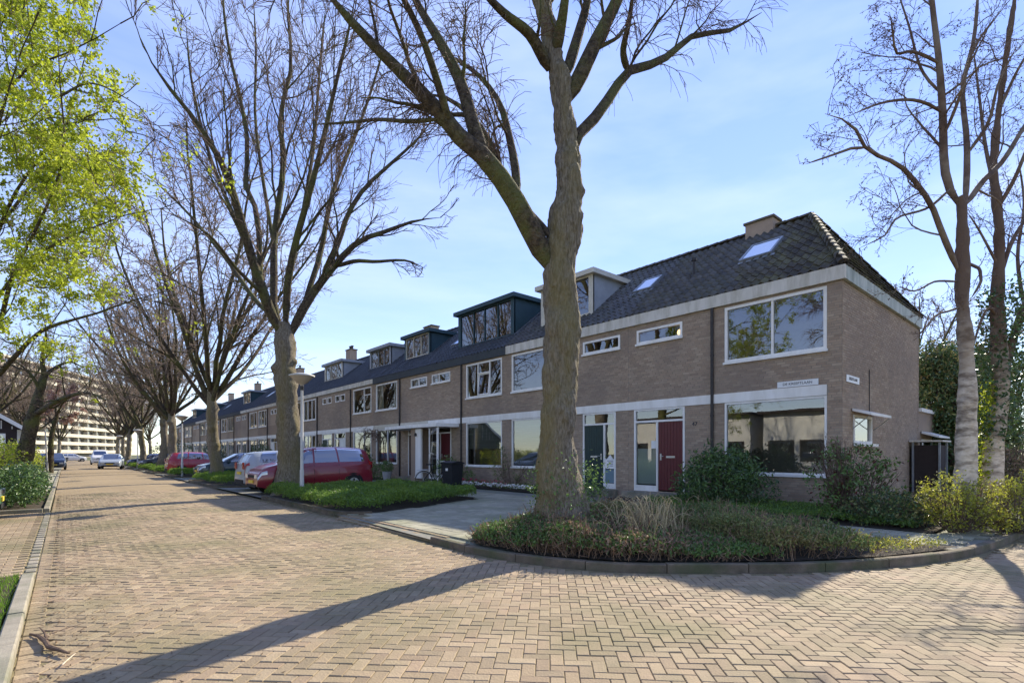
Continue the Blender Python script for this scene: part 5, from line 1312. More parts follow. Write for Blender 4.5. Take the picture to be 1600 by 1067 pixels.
# ---------- leaning bare tree left + blossom tree
def small_tree(label, tpx, D, radii, limbs_, seed, tw='twig', dens=(6, 6, 5), name='bare_tree', leaf=None, rsc=1.0):
    g_ = np.random.default_rng(seed); bs = at(tpx[0][0], 709, D); bs[2] = 0.05
    t = thing(name, label, 'tree', tuple(bs)); pts = [at(x, y, D) for x, y in tpx]; pts[0][2] = -.05
    V, F = trunk_mesh(pts, radii, 14, 50, [], g_, .03); mesh_np('trunk', V - bs, F, M['bark'], t, smooth=True)
    P, Rr = [], []
    for p, a, b_ in limbs_: q, _ = limb(p, a, b_, 12); P.append(q); Rr.append(np.linspace(a, b_, 12))
    P1 = np.array(P); R1 = np.array(Rr)
    P2, R2 = grow(P1, R1, dens[0], (.3, .5), (25, 65), 8, g_, up=.05, jit=.2, rr=.5, rmin=.012 * rsc)
    P3, R3 = grow(P2, R2, dens[1], (.35, .6), (25, 65), 6, g_, up=0, jit=.2, rr=.5, rmin=.008 * rsc)
    P4, R4 = grow(P3, R3, dens[2], (.35, .6), (25, 65), 4, g_, up=0, jit=.2, rr=.6, rmin=.006 * rsc)
    add_sets([(P1, R1, 7), (P2, R2, 5)], 'limbs', M['bark'], t, 'stuff'); add_sets([(P3, R3, 3), (P4, R4, 3)], 'twigs', M[tw], t, 'stuff')
    if leaf:
        n_ = leaf[1]; V, F = leaf_cloud(tip_points(P4, n_, g_) + g_.normal(0, .04, (n_, 3)), leaf[2], g_); mesh_np('blossom' if leaf[0] == 'blossom' else 'leaves', V - bs, F, M[leaf[0]], t, 'stuff')
    return t
small_tree('dark leaning bare tree growing out of the hedge at the left', [(28, 740), (40, 705), (47, 670), (55, 640), (62, 610), (70, 585)], 20.5, [.42, .32, .26, .22, .17, .12],
           [([(70, 590, 20.5), (66, 560, 20.3), (72, 530, 20), (70, 500, 19.8)], .10, .02), ([(70, 588, 20.5), (85, 575, 20.8), (110, 565, 21.2), (130, 575, 21.6)], .08, .02),
            ([(55, 648, 20.5), (80, 632, 20), (110, 618, 19.6), (140, 614, 19.2), (165, 625, 19)], .12, .03), ([(64, 612, 20.5), (52, 590, 20.2), (38, 575, 20), (20, 562, 19.8)], .08, .02),
            ([(48, 665, 20.5), (60, 655, 20.6), (70, 650, 20.8)], .08, .03)], 51)
small_tree('pinkish blossoming small tree between the leaning tree and the flats', [(78, 722), (80, 690), (84, 665), (90, 645)], 38, [.22, .18, .14, .1],
           [([(88, 650, 38), (98, 630, 37), (112, 615, 36)], .08, .03), ([(84, 665, 38), (72, 645, 38), (60, 630, 38)], .08, .03), ([(86, 655, 38), (105, 650, 39), (125, 645, 40)], .08, .03), ([(88, 650, 38), (86, 625, 38), (90, 605, 38)], .07, .03)], 52, leaf=('blossom', 3500, .13), rsc=1.6, name='blossom_tree')

# ================================================================== SHRUBS AND GROUND COVER
def shrub(name, label, blobs, n, size, m, seed, cat='shrub', stems=30, stem_m='twig', m2=None, frac2=0.0, aspect=.5, up=.4, group=None, shell=.55, stem_r=.008):
    """blobs: (x,y,z,rx,ry,rz) in world metres; leaves sit near the blob surfaces"""
    g_ = np.random.default_rng(seed); B = np.array(blobs, float); base = np.array([B[:, 0].mean(), B[:, 1].mean(), .12])
    t = thing(name, label, cat, tuple(base), 0, group)
    vol = B[:, 3] * B[:, 4] * B[:, 5]; k = g_.choice(len(B), n, p=vol / vol.sum()); u_ = unit(g_.normal(size=(n, 3)))
    r_ = (shell + (1 - shell) * g_.uniform(size=n) ** .5) * (1 + .22 * np.sin(u_[:, 0] * 7 + k) * np.sin(u_[:, 1] * 6 + u_[:, 2] * 5 + k * 2))
    pts = B[k, :3] + u_ * r_[:, None] * B[k, 3:]; pts = pts[pts[:, 2] > .12]
    # clump leaves
    c = g_.integers(0, len(pts), len(pts) // 6); pts = np.concatenate([pts[c]] * 1 + [pts[c] + g_.normal(0, size * .75, (len(c), 3)) for _ in range(5)])
    sel = g_.uniform(size=len(pts)) < frac2
    V, F = leaf_cloud(pts[~sel], size, g_, fold=.3, aspect=aspect, up=up); mesh_np('foliage', V - base, F, M[m], t, 'stuff')
    if m2 and sel.any():
        V, F = leaf_cloud(pts[sel], size, g_, fold=.3, aspect=aspect, up=up); mesh_np('new_foliage', V - base, F, M[m2], t, 'stuff')
    if stems:
        S_ = g_.integers(0, len(B), stems); e = B[S_, :3] + unit(g_.normal(size=(stems, 3)) + np.array([0, 0, .8])) * B[S_, 3:] * g_.uniform(.8, 1.15, (stems, 1))
        st = np.stack([base[0] + (e[:, 0] - base[0]) * .25, base[1] + (e[:, 1] - base[1]) * .25, np.full(stems, .1)], 1)
        P = np.stack([st + (e - st) * f + g_.normal(0, .03, st.shape) * (0 < f < 1) for f in (0, .25, .5, .75, 1)], 1); Rd = np.linspace(stem_r, stem_r * .35, 5)[None].repeat(stems, 0)
        P2, R2 = grow(P, Rd, 5, (.2, .45), (25, 60), 4, g_, up=.05, jit=.15, rr=.6, rmin=.003)
        add_sets([(P, Rd, 4), (P2, R2, 3)], 'stems', M[stem_m], t, 'stuff')
    return t
dg_ = at(1010, 709, 7.4); dg_[2] = .1
tt_ = thing('dry_grass_tuft', 'arching straw-coloured dry grass tuft poking out of the corner bed', 'grass tuft', tuple(dg_))
gt = np.random.default_rng(19); n_ = 170; a_ = gt.uniform(0, 6.28, n_); rr_ = gt.uniform(.1, .5, n_); hh = gt.uniform(.45, .78, n_); bx0 = gt.normal(0, .22, (n_, 2))
P = np.stack([np.column_stack([bx0[:, 0] + np.cos(a_) * rr_ * f, bx0[:, 1] + np.sin(a_) * rr_ * f, hh * (1 - (1 - f * 1.25) ** 2)]) for f in np.linspace(0, 1, 6)], 1)
V, F = tubes(P, np.linspace(.006, .002, 6)[None].repeat(n_, 0), 3); mesh_np('dry_stems', V, F, mat('straw', (.55, .47, .28), (.38, .31, .18), .8, 3, island=.3, trans=.2), tt_, 'stuff')
# beside the front of the end house
def W3(px, D, z): p = at(px, 709, D); return (p[0], p[1], z)
shrub('rhododendron', 'large glossy rhododendron beneath the big corner window, right of the red door', [(*W3(1125, 13.2, .85), .95, .95, .72), (*W3(1090, 13.4, .55), .6, .7, .5), (*W3(1165, 12.7, .6), .7, .7, .55), (*W3(1140, 13.0, 1.1), .6, .6, .45)], 5200, .13, 'leaf_dark', 61, m2='leaf_mid', frac2=.3, aspect=.32)
shrub('corner_shrub', 'tall loose shrub with reddish shoots in front of the house corner', [(*W3(1300, 10.6, .95), .42, .42, .8), (*W3(1330, 10.5, .55), .55, .5, .5), (*W3(1345, 10.9, 1.2), .5, .5, .45), (*W3(1375, 10.8, 1.0), .4, .4, .35), (*W3(1300, 10.4, 1.5), .25, .25, .25)], 2300, .085, 'leaf_mid', 62, m2='leaf_red', frac2=.18, stems=90, stem_r=.011)
shrub('low_shrub', 'low dark mixed shrub along the path, under the gable wall', [(*W3(1385, 9.8, .42), .55, .45, .36), (*W3(1425, 9.6, .38), .5, .45, .32), (*W3(1350, 10.0, .35), .4, .4, .28)], 3000, .07, 'leaf_dark', 63, m2='leaf_olive', frac2=.4, stems=50)
shrub('yellow_shrub', 'bright yellow-green shrub at the foot of the nearer birch', [(*W3(1478, 9.0, .72), .42, .4, .38), (*W3(1500, 8.8, .52), .40, .4, .38), (*W3(1460, 9.2, .55), .3, .3, .3), (*W3(1530, 9.0, .62), .35, .35, .35)], 3000, .055, 'leaf_yellow', 64, m2='leaf_olive', frac2=.25, stems=60)
shrub('yellow_shrub', 'bright yellow-green shrub at the right picture edge beside the farther birch', [(*W3(1580, 9.0, .58), .48, .45, .45), (*W3(1620, 9.2, .6), .5, .5, .5), (*W3(1560, 8.8, .32), .3, .3, .25)], 3600, .055, 'leaf_yellow', 65, m2='leaf_olive', frac2=.22, stems=60)
shrub('brown_shrub', 'tangled brownish shrub between the two birch trunks', [(*W3(1545, 9.9, .5), .5, .5, .42), (*W3(1515, 9.5, .3), .3, .3, .25)], 1900, .06, 'leaf_olive', 66, m2='leaf_rust', frac2=.45, stems=110)
shrub('evergreen_tree', 'dark evergreen tree behind the gable, filling the gap beside the birch', [(*W3(1470, 19, 1.6), 1.3, 1.3, 1.6), (*W3(1475, 19, 3.6), 1.3, 1.3, 1.7), (*W3(1500, 19.5, 4.6), 1.2, 1.2, 1.0), (*W3(1450, 19.4, 4.4), 1.0, 1, 1.2)], 26000, .14, 'leaf_dark', 67, cat='tree', m2='leaf_olive', frac2=.3, stems=60, stem_r=.03)
shrub('evergreen_tree', 'dark evergreen tree behind the second birch', [(*W3(1540, 20, 1.8), 1.2, 1.2, 1.7), (*W3(1545, 20, 3.9), 1.1, 1.2, 1.6)], 16000, .14, 'leaf_dark', 68, cat='tree', m2='leaf_olive', frac2=.3, stems=60, stem_r=.03)
shrub('back_hedge', 'brown twiggy hedge at the far right beyond the birches', [(*W3(1590, 17, .9), 1.2, 1.2, .85), (*W3(1640, 16, .9), 1.2, 1.2, .85), (*W3(1560, 18, .8), 1.0, 1.0, .8)], 5000, .09, 'leaf_rust', 69, cat='hedge', m2='leaf_olive', frac2=.3, stems=160)
shrub('garden_shrub', 'green shrub against the wall of the third house, right of the wheelie bin', [(12.9, 17.3, .9), ] and [(12.9, 19.4, .75, .45, .7, .65), (13.1, 18.5, .5, .4, .6, .4)], 1500, .08, 'leaf_mid', 70, stems=40)
shrub('garden_shrub', 'dark shrub beside the tail of the red estate car', [(12.5, 27.2, .85, .6, .7, .8), (12.6, 25.8, .55, .5, .6, .5)], 1800, .1, 'leaf_mid', 71, stems=30)
shrub('garden_shrub', 'round dark evergreen shrub in front of the fifth house window', [(12.4, 32.5, 1.2, .8, .9, .9)], 1800, .11, 'leaf_dark', 72, stems=20)
shrub('garden_shrub', 'dark shrub before the door seen above the silver hatchback', [(12.2, 46, 1.2, 1.0, 1.4, 1.1)], 1700, .13, 'leaf_dark', 73, stems=20)
shrub('garden_shrub', 'dark shrub behind the third trunk', [(11.8, 62, 1.3, 1.2, 2.0, 1.3)], 1500, .16, 'leaf_dark', 74, stems=20)
shrub('garden_shrub', 'dark evergreen clump behind the distant pair of trees', [(10.5, 74, 1.5, 1.6, 2.5, 1.6), (10, 84, 1.4, 1.6, 3, 1.5)], 2200, .2, 'leaf_dark', 75, stems=20)
shrub('climbing_rose', 'thin climbing rose with sparse leaves between two front windows', [(13.55, 16.45, 1.0, .22, .55, .85), (13.5, 14.9, .6, .2, .8, .4)], 900, .06, 'leaf_mid', 76, stems=40, m2='leaf_olive', frac2=.4)
shrub('door_plant', 'low green plants in the shaded border before the green front door', [(12.75, 10.9, .28, .4, .6, .22), (12.6, 11.8, .25, .35, .6, .18)], 1600, .06, 'leaf_mid', 77, cat='plant', stems=15)
# left hand shrubs
def fill_blobs(x0, x1, y0, y1, z, r_, n, seed):
    g_ = np.random.default_rng(seed); return [(g_.uniform(x0, x1), g_.uniform(y0, y1), z * g_.uniform(.6, .95), r_ * g_.uniform(.8, 1.2), r_ * g_.uniform(.8, 1.2), z * g_.uniform(.4, .55)) for _ in range(n)]
shrub('laurel_hedge', 'glossy dark laurel hedge at the left road edge behind the parking bay', fill_blobs(-3.6, -1.0, 18.1, 25, .74, .5, 26, 5) + [(-.92 - .05 * (k % 3), 18.2 + k * .62, .55, .52, .5, .48 + .06 * (k % 2)) for k in range(12)] + [(-1.4 - k * .6, 18.15, .6, .5, .5, .55) for k in range(5)], 24000, .10, 'leaf_dark', 81, cat='hedge', m2='leaf_mid', frac2=.4, stems=40)
shrub('golden_hedge', 'yellow-green fresh hedge behind the laurel, under the leaning tree', fill_blobs(-6, -2.2, 26, 40, 1.35, .95, 24, 6) + [(-1.75, 26.3 + k * 1.3, .95 + .12 * (k % 2), .75, .85, .9) for k in range(11)], 20000, .12, 'leaf_spring', 82, cat='hedge', m2='leaf_olive', frac2=.35, stems=40)
shrub('golden_hedge', 'far yellow-green hedge beside the dark blue parked car', fill_blobs(-7, -1.7, 41, 57, 1.3, 1.3, 20, 7), 7000, .17, 'leaf_spring', 83, cat='hedge', m2='leaf_olive', frac2=.4, stems=20)
shrub('golden_hedge', 'most distant yellow-green hedge left of the street end', fill_blobs(-8, -3.2, 78, 100, 1.5, 1.6, 14, 8), 4000, .25, 'leaf_spring', 84, cat='hedge', m2='leaf_olive', frac2=.5, stems=0)

def cover(name, label, polys, n, hgt, size, m, seed, cat='ground cover', z0=.1, m2=None, frac2=0, aspect=.4, stems=0, hf=None, stem_m='leaf_rust', cats=True):
    g_ = np.random.default_rng(seed); P = []
    A = np.array([abs(sum(p[i_][0] * p[(i_ + 1) % len(p)][1] - p[(i_ + 1) % len(p)][0] * p[i_][1] for i_ in range(len(p)))) for p in polys]); A = A / A.sum()
    for p, a in zip(polys, A):
        q = np.array(p); need = int(n * a); got = np.zeros((0, 2))
        while len(got) < need:
            c = g_.uniform(q.min(0), q.max(0), (need * 2, 2)); got = np.concatenate([got, c[pip(c[:, 0], c[:, 1], p)]])
        P.append(got[:need])
    P = np.concatenate(P); h = hgt * np.ones(len(P)) if hf is None else hf(P[:, 0], P[:, 1])
    from_edge = np.ones(len(P))
    e = np.full(len(P), 9.0)
    for p in polys:
        for i_ in range(len(p)):
            a = np.array(p[i_]); b_ = np.array(p[(i_ + 1) % len(p)]); ab = b_ - a; tt = np.clip(((P - a) @ ab) / (ab @ ab), 0, 1); e = np.minimum(e, np.linalg.norm(P - a - tt[:, None] * ab, axis=1))
    h = h * np.clip(.6 + e / .3, 0, 1) * (.80 + .2 * np.sin(P[:, 0] * 3.1 + np.sin(P[:, 1] * 2.3)) * np.cos(P[:, 1] * 2.7))
    z = z0 + h * (1 - .55 * g_.uniform(size=len(P)) ** 2.2) + g_.exponential(.02, len(P)); pts = np.stack([P[:, 0], P[:, 1], z], 1)
    sel = g_.uniform(size=len(pts)) < (frac2 if np.isscalar(frac2) else frac2(P[:, 0], P[:, 1]))
    V, F = leaf_cloud(pts[~sel], size, g_, fold=.3, aspect=aspect, up=.9); o = mesh_np(name, V, F, M[m], None, 'stuff'); o['label'] = label; o['category'] = cat
    if m2 and sel.any(): V, F = leaf_cloud(pts[sel], size, g_, fold=.3, aspect=aspect, up=.9); mesh_np(name + '_fresh', V, F, M[m2], o, 'stuff')
    if stems:
        k = g_.integers(0, len(P), stems); s = np.stack([P[k, 0], P[k, 1], np.full(stems, z0)], 1); top = s + np.stack([g_.normal(0, .1, stems), g_.normal(0, .1, stems), h[k] * g_.uniform(.8, 1.45, stems)], 1)
        PP = np.stack([s, (s + top) / 2 + g_.normal(0, .03, s.shape), top], 1); PP2, RR2 = grow(PP, np.full((stems, 3), .004), 3, (.3, .5), (30, 70), 3, g_, up=-.1, jit=.2, rmin=.0025)
        V, F = tubes(PP, np.full((stems, 3), .004), 3); V2, F2 = tubes(PP2, RR2, 3); mesh_np('stems', np.concatenate([V, V2]), np.concatenate([F, F2 + len(V)]), M[stem_m], o, 'stuff')
    return o
cover('ivy_bed', 'mass of ivy and dry bramble around the foot of the big trunk', [[(4.64, 6.3), (4.75, 5.05), (5.22, 4.1), (6.0, 3.32), (6.85, 2.68), (7.2, 4.4), (6.9, 6.9), (6.0, 7.1), (5.1, 6.8)]], 26000, .5, .062, 'leaf_mid', 91,
      m2='leaf_rust', frac2=lambda x, y: np.clip(.15 + .35 * (np.hypot(x - 6.2, y - 4.6) < 1.1) * 1.0, 0, .8), stems=1600, hf=lambda x, y: .20 + .36 * np.exp(-((x - 5.9) ** 2 + (y - 5.1) ** 2) / 1.3))
cover('low_hedge', 'clipped olive and rust low hedge along the curved kerb', [[(6.7, 2.78), (7.0, 2.55), (8.12, 2.0), (8.35, 2.6), (8.9, 3.6), (9.15, 5.0), (8.5, 6.5), (7.4, 7.1), (6.9, 6.9), (7.15, 4.4)]], 38000, .45, .052, 'leaf_olive', 92, cat='hedge',
      m2='leaf_mid', frac2=lambda x, y: np.clip(.25 + .35 * (x - 7.5), 0.1, .7), stems=900)
cover('kerb_weeds', 'yellowish weeds on the tapering tip of the corner bed', [[(8.2, 2.08), (9.15, 1.68), (9.8, 1.5), (9.5, 2.2), (8.9, 2.9), (8.4, 2.6)]], 1800, .09, .04, 'leaf_yellow', 93, m2='leaf_olive', frac2=.5)
cover('green_ground_cover', 'lush green ground cover bed around the second tree and lamp post', [[(4.78, 11.6), (5.4, 11.10), (9.4, 12.55), (9.75, 13.0), (9.4, 17.4), (4.8, 17.65)]], 70000, .42, .075, 'cover', 94, aspect=.3, m2='leaf_mid', frac2=.2)
for k, (p, nm) in enumerate(zip(BEDP, ('around the third, mossy trunk', 'with the second lamp post', 'beyond the small red car', 'before the dark estate car', 'far along the right kerb', 'farthest along the right kerb'))):
    cover('green_ground_cover', 'green ground cover bed ' + nm, [p], [22000, 9000, 8000, 4000, 3000, 3000][k], .45, [.08, .1, .12, .15, .18, .2][k], 'cover', 95 + k, aspect=.3, m2='grass', frac2=.35)
cover('front_garden_cover', 'shaded low green planting before the end house', [[(11.3, 2.3), (13.5, 2.3), (13.7, 4.0), (13.75, 8.1), (12.0, 8.4), (11.4, 7.6)]], 22000, .18, .06, 'leaf_mid', 103, z0=.1, m2='cover', frac2=.5)
cover('side_garden_cover', 'rough low planting along the gable and birches', [[(12.0, 2.1), (26, 2.1), (26, 4.0), (14, 4.0), (12.0, 3.6)]], 12000, .2, .07, 'leaf_olive', 104, z0=.1, m2='leaf_rust', frac2=.4)
cover('border_plants', 'border plants with white flowers along the wall of the second house', [[(12.5, 13.2), (13.8, 13.2), (13.8, 21), (12.5, 21)]], 9000, .16, .06, 'leaf_mid', 105, z0=.1, m2='leaf_olive', frac2=.4)
fo = rng.uniform([12.42, 13.4], [12.62, 18.6], (420, 2)); V, F = leaf_cloud(np.column_stack([fo, rng.uniform(.2, .33, 420)]), .07, rng, aspect=1.0)
o = mesh_np('white_flowers', V, F, M['flower'], None, 'stuff'); o['label'] = 'row of small white flowers edging the shaded border'; o['category'] = 'flowers'
fo = rng.uniform([12.6, 15.0], [12.9, 18.6], (120, 2)); V, F = leaf_cloud(np.column_stack([fo, rng.uniform(.25, .42, 120)]), .07, rng, aspect=1.0)
o = mesh_np('pink_flowers', V, F, M['flower_pink'], None, 'stuff'); o['label'] = 'few pink flowers behind the white ones in the border'; o['category'] = 'flowers'
# grass verge bottom left: blades
n_ = 26000; P = rng.uniform([-3.2, 2.2], [-.40, 8.30], (n_, 2)); P = P[in_view(P[:, 0], P[:, 1], .8)]; n_ = len(P)
base = np.column_stack([P, np.full(n_, .03)]); hh = rng.uniform(.03, .075, n_); lean = rng.normal(0, .02, (n_, 2)); wv = rng.normal(0, 1, (n_, 2)); wv = wv / np.linalg.norm(wv, axis=1, keepdims=True) * .004
V = np.stack([base + np.column_stack([wv, np.zeros(n_)]), base - np.column_stack([wv, np.zeros(n_)]), base + np.column_stack([lean, hh])], 1).reshape(-1, 3)
o = mesh_np('lawn_grass', V, np.arange(n_ * 3).reshape(-1, 3), M['grass'], None, 'stuff'); o['label'] = 'bright mown grass verge at the lower left'; o['category'] = 'grass'

# ================================================================== STREET FURNITURE
def lamp_post(x, y, h, label, head=True, lean=(0, 0)):
    t = thing('street_lamp', label, 'street lamp', (x, y, .08), 0, 'street lamps')
    MB().tube([(0, 0, 0), (lean[0] * .25, lean[1] * .25, h * .25), (lean[0] * .26, lean[1] * .26, h * .26), (lean[0], lean[1], h)], [.062, .062, .05, .038], 12).build('post', M['pole'], t, smooth=True)
    MB().box(-.03, .03, -.066, -.055, .5, .9).build('access_door', M['pole'], t)
    if head:
        MB().lathe([(.045, h - .02), (.06, h + .06), (.15, h + .1), (.30, h + .26), (.35, h + .31)], lean[0], lean[1], 24).build('bowl', M['lampcap'], t, smooth=True)
        MB().lathe([(.37, h + .30), (.38, h + .335), (.2, h + .39), (.001, h + .41)], lean[0], lean[1], 24).build('lid', M['pole'], t, smooth=True)
        MB().lathe([(.05, h - .12), (.055, h - .0), (.05, h + .02)], lean[0], lean[1], 12).build('collar', M['pipe'], t)
    else: MB().lathe([(.04, h), (.06, h + .02), (.03, h + .08)], lean[0], lean[1], 10).build('cap', M['pole'], t)
lamp_post(5.52, 16.3, 3.45, 'pale lamp post with bowl-shaped head in the green bed, nearest lamp')
lamp_post(5.3, 36.4, 3.3, 'lamp post with bowl head in the small bed by the red car')
lamp_post(5.2, 60.5, 3.3, 'distant lamp post right of the road near the silver car')
lamp_post(5.2, 82, 3.3, 'farthest lamp post on the right of the road')
lamp_post(-.97, 50.0, 2.95, 'slim headless leaning pole beside the dark blue car', head=False, lean=(-.12, .0))

# wheelie bin
def wheelie(x, y):
    t = thing('wheelie_bin', 'dark grey wheelie bin against the porch of the third house', 'bin', (x, y, .09), R(10))
    MB().add([(-.24, -.24, .06), (.24, -.24, .06), (.24, .24, .06), (-.24, .24, .06), (-.30, -.29, .98), (.30, -.29, .98), (.30, .29, .98), (-.30, .29, .98)], [(3, 2, 1, 0), (4, 5, 6, 7), (0, 1, 5, 4), (1, 2, 6, 5), (2, 3, 7, 6), (3, 0, 4, 7)]).build('body', M['bin_'], t)
    MB().prism([(-.34, .985), (.33, .985), (.36, 1.04), (.1, 1.09), (-.32, 1.05)], 'x', -.0, .0) 
    MB().prism([(-.33, .99), (.33, .99), (.34, 1.03), (0, 1.09), (-.34, 1.03)], 'y', -.32, .32).build('lid', M['bin_'], t)
    for s in (-1, 1): MB().tube([(.27, s * .24, .1), (.27, s * .3, .1)], .1, 14).build('wheel', M['black'], t)
    MB().tube([(.36, -.25, 1.0), (.36, .25, 1.0)], .016, 8).build('handle', M['bin_'], t)
    MB().box(-.306, -.300, -.06, .06, .72, .82).build('sticker', M['sign'], t)
wheelie(11.2, 16.45)
# potted plant
pp = thing('potted_plant', 'round leafy plant in a tapered grey pot beside the brown front door', 'potted plant', (12.3, 23.9, .12))
MB().lathe([(.001, 0), (.17, 0), (.25, .45), (.27, .46), (.23, .42), (.001, .40)], 0, 0, 18).build('pot', M['pot'], pp, smooth=False)
q = unit(gi.normal(size=(900, 3))) * .32 * gi.uniform(.6, 1.1, (900, 1)) + np.array([0, 0, .68]); V, F = leaf_cloud(q, .07, gi, fold=.3); mesh_np('foliage', V, F, M['leaf_mid'], pp, 'stuff')
# bicycle
def bicycle(x, y, rz):
    t = thing('bicycle', 'bicycle leaning beside the wheelie bin at the porch', 'bicycle', (x, y, .1), rz)
    wr = .34
    for cx in (-.54, .54):
        pts = [(cx + wr * math.cos(a), 0, wr + wr * math.sin(a)) for a in np.linspace(0, 2 * math.pi, 25)]
        wh = MB().tube(pts, .018, 6, False).build('wheel', M['black'], t)
        rim = MB().tube([(cx + (wr - .03) * math.cos(a), 0, wr + (wr - .03) * math.sin(a)) for a in np.linspace(0, 2 * math.pi, 25)], .01, 6, False); rim.build('rim', M['metal'], wh)
        sp = MB()
        for a in np.linspace(0, 2 * math.pi, 17)[:-1]: sp.tube([(cx, 0, wr), (cx + (wr - .03) * math.cos(a), 0, wr + (wr - .03) * math.sin(a))], .0025, 3, False)
        sp.build('spokes', M['metal'], wh)
        MB().tube([(cx + (wr + .035) * math.cos(a), 0, wr + (wr + .035) * math.sin(a)) for a in np.linspace(.2, 2.9, 12)], .014, 5).build('mudguard', M['metal'], t)
    fr = MB()
    for a, b_ in (((-.54, 0, .34), (-.1, 0, .32)), ((-.1, 0, .32), (-.28, 0, .92)), ((-.54, 0, .34), (-.22, 0, .72)), ((-.1, 0, .32), (.36, 0, .78)), ((-.22, 0, .72), (.36, 0, .86)), ((.36, 0, .70), (.34, 0, 1.02)), ((.36, 0, .74), (.54, 0, .34))): fr.tube([a, b_], .017, 7)
    fr.build('frame', M['black'], t)
    MB().tube([(.2, -.27, 1.03), (.33, -.2, 1.06), (.34, 0, 1.04), (.33, .2, 1.06), (.2, .27, 1.03)], .013, 7).build('handlebar', M['metal'], t)
    MB().add([(-.42, -.09, .96), (-.42, .09, .96), (-.1, .02, .95), (-.1, -.02, .95), (-.42, -.08, .91), (-.42, .08, .91), (-.12, .015, .92), (-.12, -.015, .92)], [(0, 1, 2, 3), (7, 6, 5, 4), (0, 3, 7, 4), (3, 2, 6, 7), (2, 1, 5, 6), (1, 0, 4, 5)]).build('saddle', M['black'], t)
    MB().tube([(-.1, -.12, .32), (-.1, .12, .32)], .012, 6).build('pedals', M['black'], t)
    rk = MB().tube([(-.8, .06, .72), (-.35, .06, .74)], .008, 5); rk.tube([(-.8, -.06, .72), (-.35, -.06, .74)], .008, 5); rk.tube([(-.54, .06, .34), (-.6, .06, .72)], .008, 5); rk.build('carrier', M['metal'], t)
bicycle(11.15, 17.45, R(-15))
# bin store / screen beside the gable
bsx = thing('bin_screen', 'grey framed dark screen cabinet standing against the gable wall', 'cabinet', (20.6, 3.72, .1))
MB().box(-.5, .5, -.3, .3, 0, 1.62).build('panel', M['timber'], bsx)
for px_ in (-.55, .5):
    for py_ in (-.35, .3): MB().box(px_, px_ + .05, py_, py_ + .05, 0, 1.72).build('corner_post', M['zinc'], bsx)
MB().box(-.62, .62, -.42, .40, 1.722, 1.77).build('top', M['fascia'], bsx)
# fallen branch on the road
fbn = thing('fallen_branch', 'crooked fallen branch lying on the bricks by the left kerb', 'branch', (0.05, 5.35, .01))
g5 = np.random.default_rng(77)
c0 = at(75, 1000, 4.02); loc = np.array(fbn.location)
br = [at(48, 990, 4.12), at(62, 996, 4.08), at(72, 1004, 4.02), at(78, 1012, 3.98), at(90, 1016, 3.9), at(106, 1021, 3.84)]
for p in br: p[2] = .03 + g5.uniform(0, .012)
def onroad(px, py, z=.02): 
    d = FP * (HC - z) / (py - 709); return at(px, py, d)
br = [onroad(x, y, .03) for x, y in ((47, 990), (60, 993), (70, 1000), (76, 1010), (90, 1014), (108, 1020))]
MB().tube(np.array(br) - loc, [.008, .013, .019, .018, .014, .007], 8).build('main_stem', M['stick'], fbn)
MB().tube(np.array([onroad(x, y, .04) for x, y in ((74, 1000), (70, 988), (62, 980))]) - loc, [.011, .008, .004], 6).build('side_shoot', M['stick'], fbn)
MB().tube(np.array([onroad(x, y, .03) for x, y in ((78, 990), (100, 982), (130, 973))]) - loc, [.004, .003, .002], 5).build('twig', M['stick'], fbn)
MB().tube(np.array([onroad(x, y, .02) for x, y in ((97, 1038), (108, 1028), (118, 1020))]) - loc, [.005, .004, .003], 5).build('twig', M['birch'], fbn)
# dry leaves and twiglets scattered along the gutter
n_ = 2600; lx = -.15 + rng.exponential(.35, n_); ly = rng.uniform(3.2, 16, n_); k = (lx < 4.2); lx, ly = lx[k], ly[k]; n_ = len(lx)
pts = np.column_stack([lx, ly, zroad(lx, ly) + .006]); sz = rng.uniform(.006, .022, n_); a_ = rng.uniform(0, 6.28, n_)
dx = np.column_stack([np.cos(a_), np.sin(a_), rng.uniform(0, .5, n_)]) * sz[:, None]; dy = np.column_stack([-np.sin(a_), np.cos(a_), np.zeros(n_)]) * sz[:, None] * .35
V = np.stack([pts - dx * [1, 1, 0], pts - dy, pts + dx, pts + dy], 1).reshape(-1, 3); o = mesh_np('leaf_litter', V, np.arange(n_ * 4).reshape(-1, 4), M['litter'], None, 'stuff'); o['label'] = 'dry bits of leaf and twig scattered along the left gutter'; o['category'] = 'leaf litter'
n_ = 900; a_ = rng.uniform(0, 1, n_); kk_ = (a_ * (len(KCs) - 40)).astype(int); pts = np.column_stack([KCs[kk_] + rng.normal(0, .08, (n_, 2)) - np.array([.14, .12]), np.full(n_, .008)]); a_ = rng.uniform(0, 6.28, n_); sz = rng.uniform(.008, .022, n_)
dx = np.column_stack([np.cos(a_), np.sin(a_), rng.uniform(0, .5, n_)]) * sz[:, None]; dy = np.column_stack([-np.sin(a_), np.cos(a_), np.zeros(n_)]) * sz[:, None] * .45
V = np.stack([pts - dx * [1, 1, 0], pts - dy, pts + dx, pts + dy], 1).reshape(-1, 3); o = mesh_np('leaf_litter', V, np.arange(n_ * 4).reshape(-1, 4), M['litter'], None, 'stuff'); o['label'] = 'dry leaves lying against the curved dark kerb'; o['category'] = 'leaf litter'

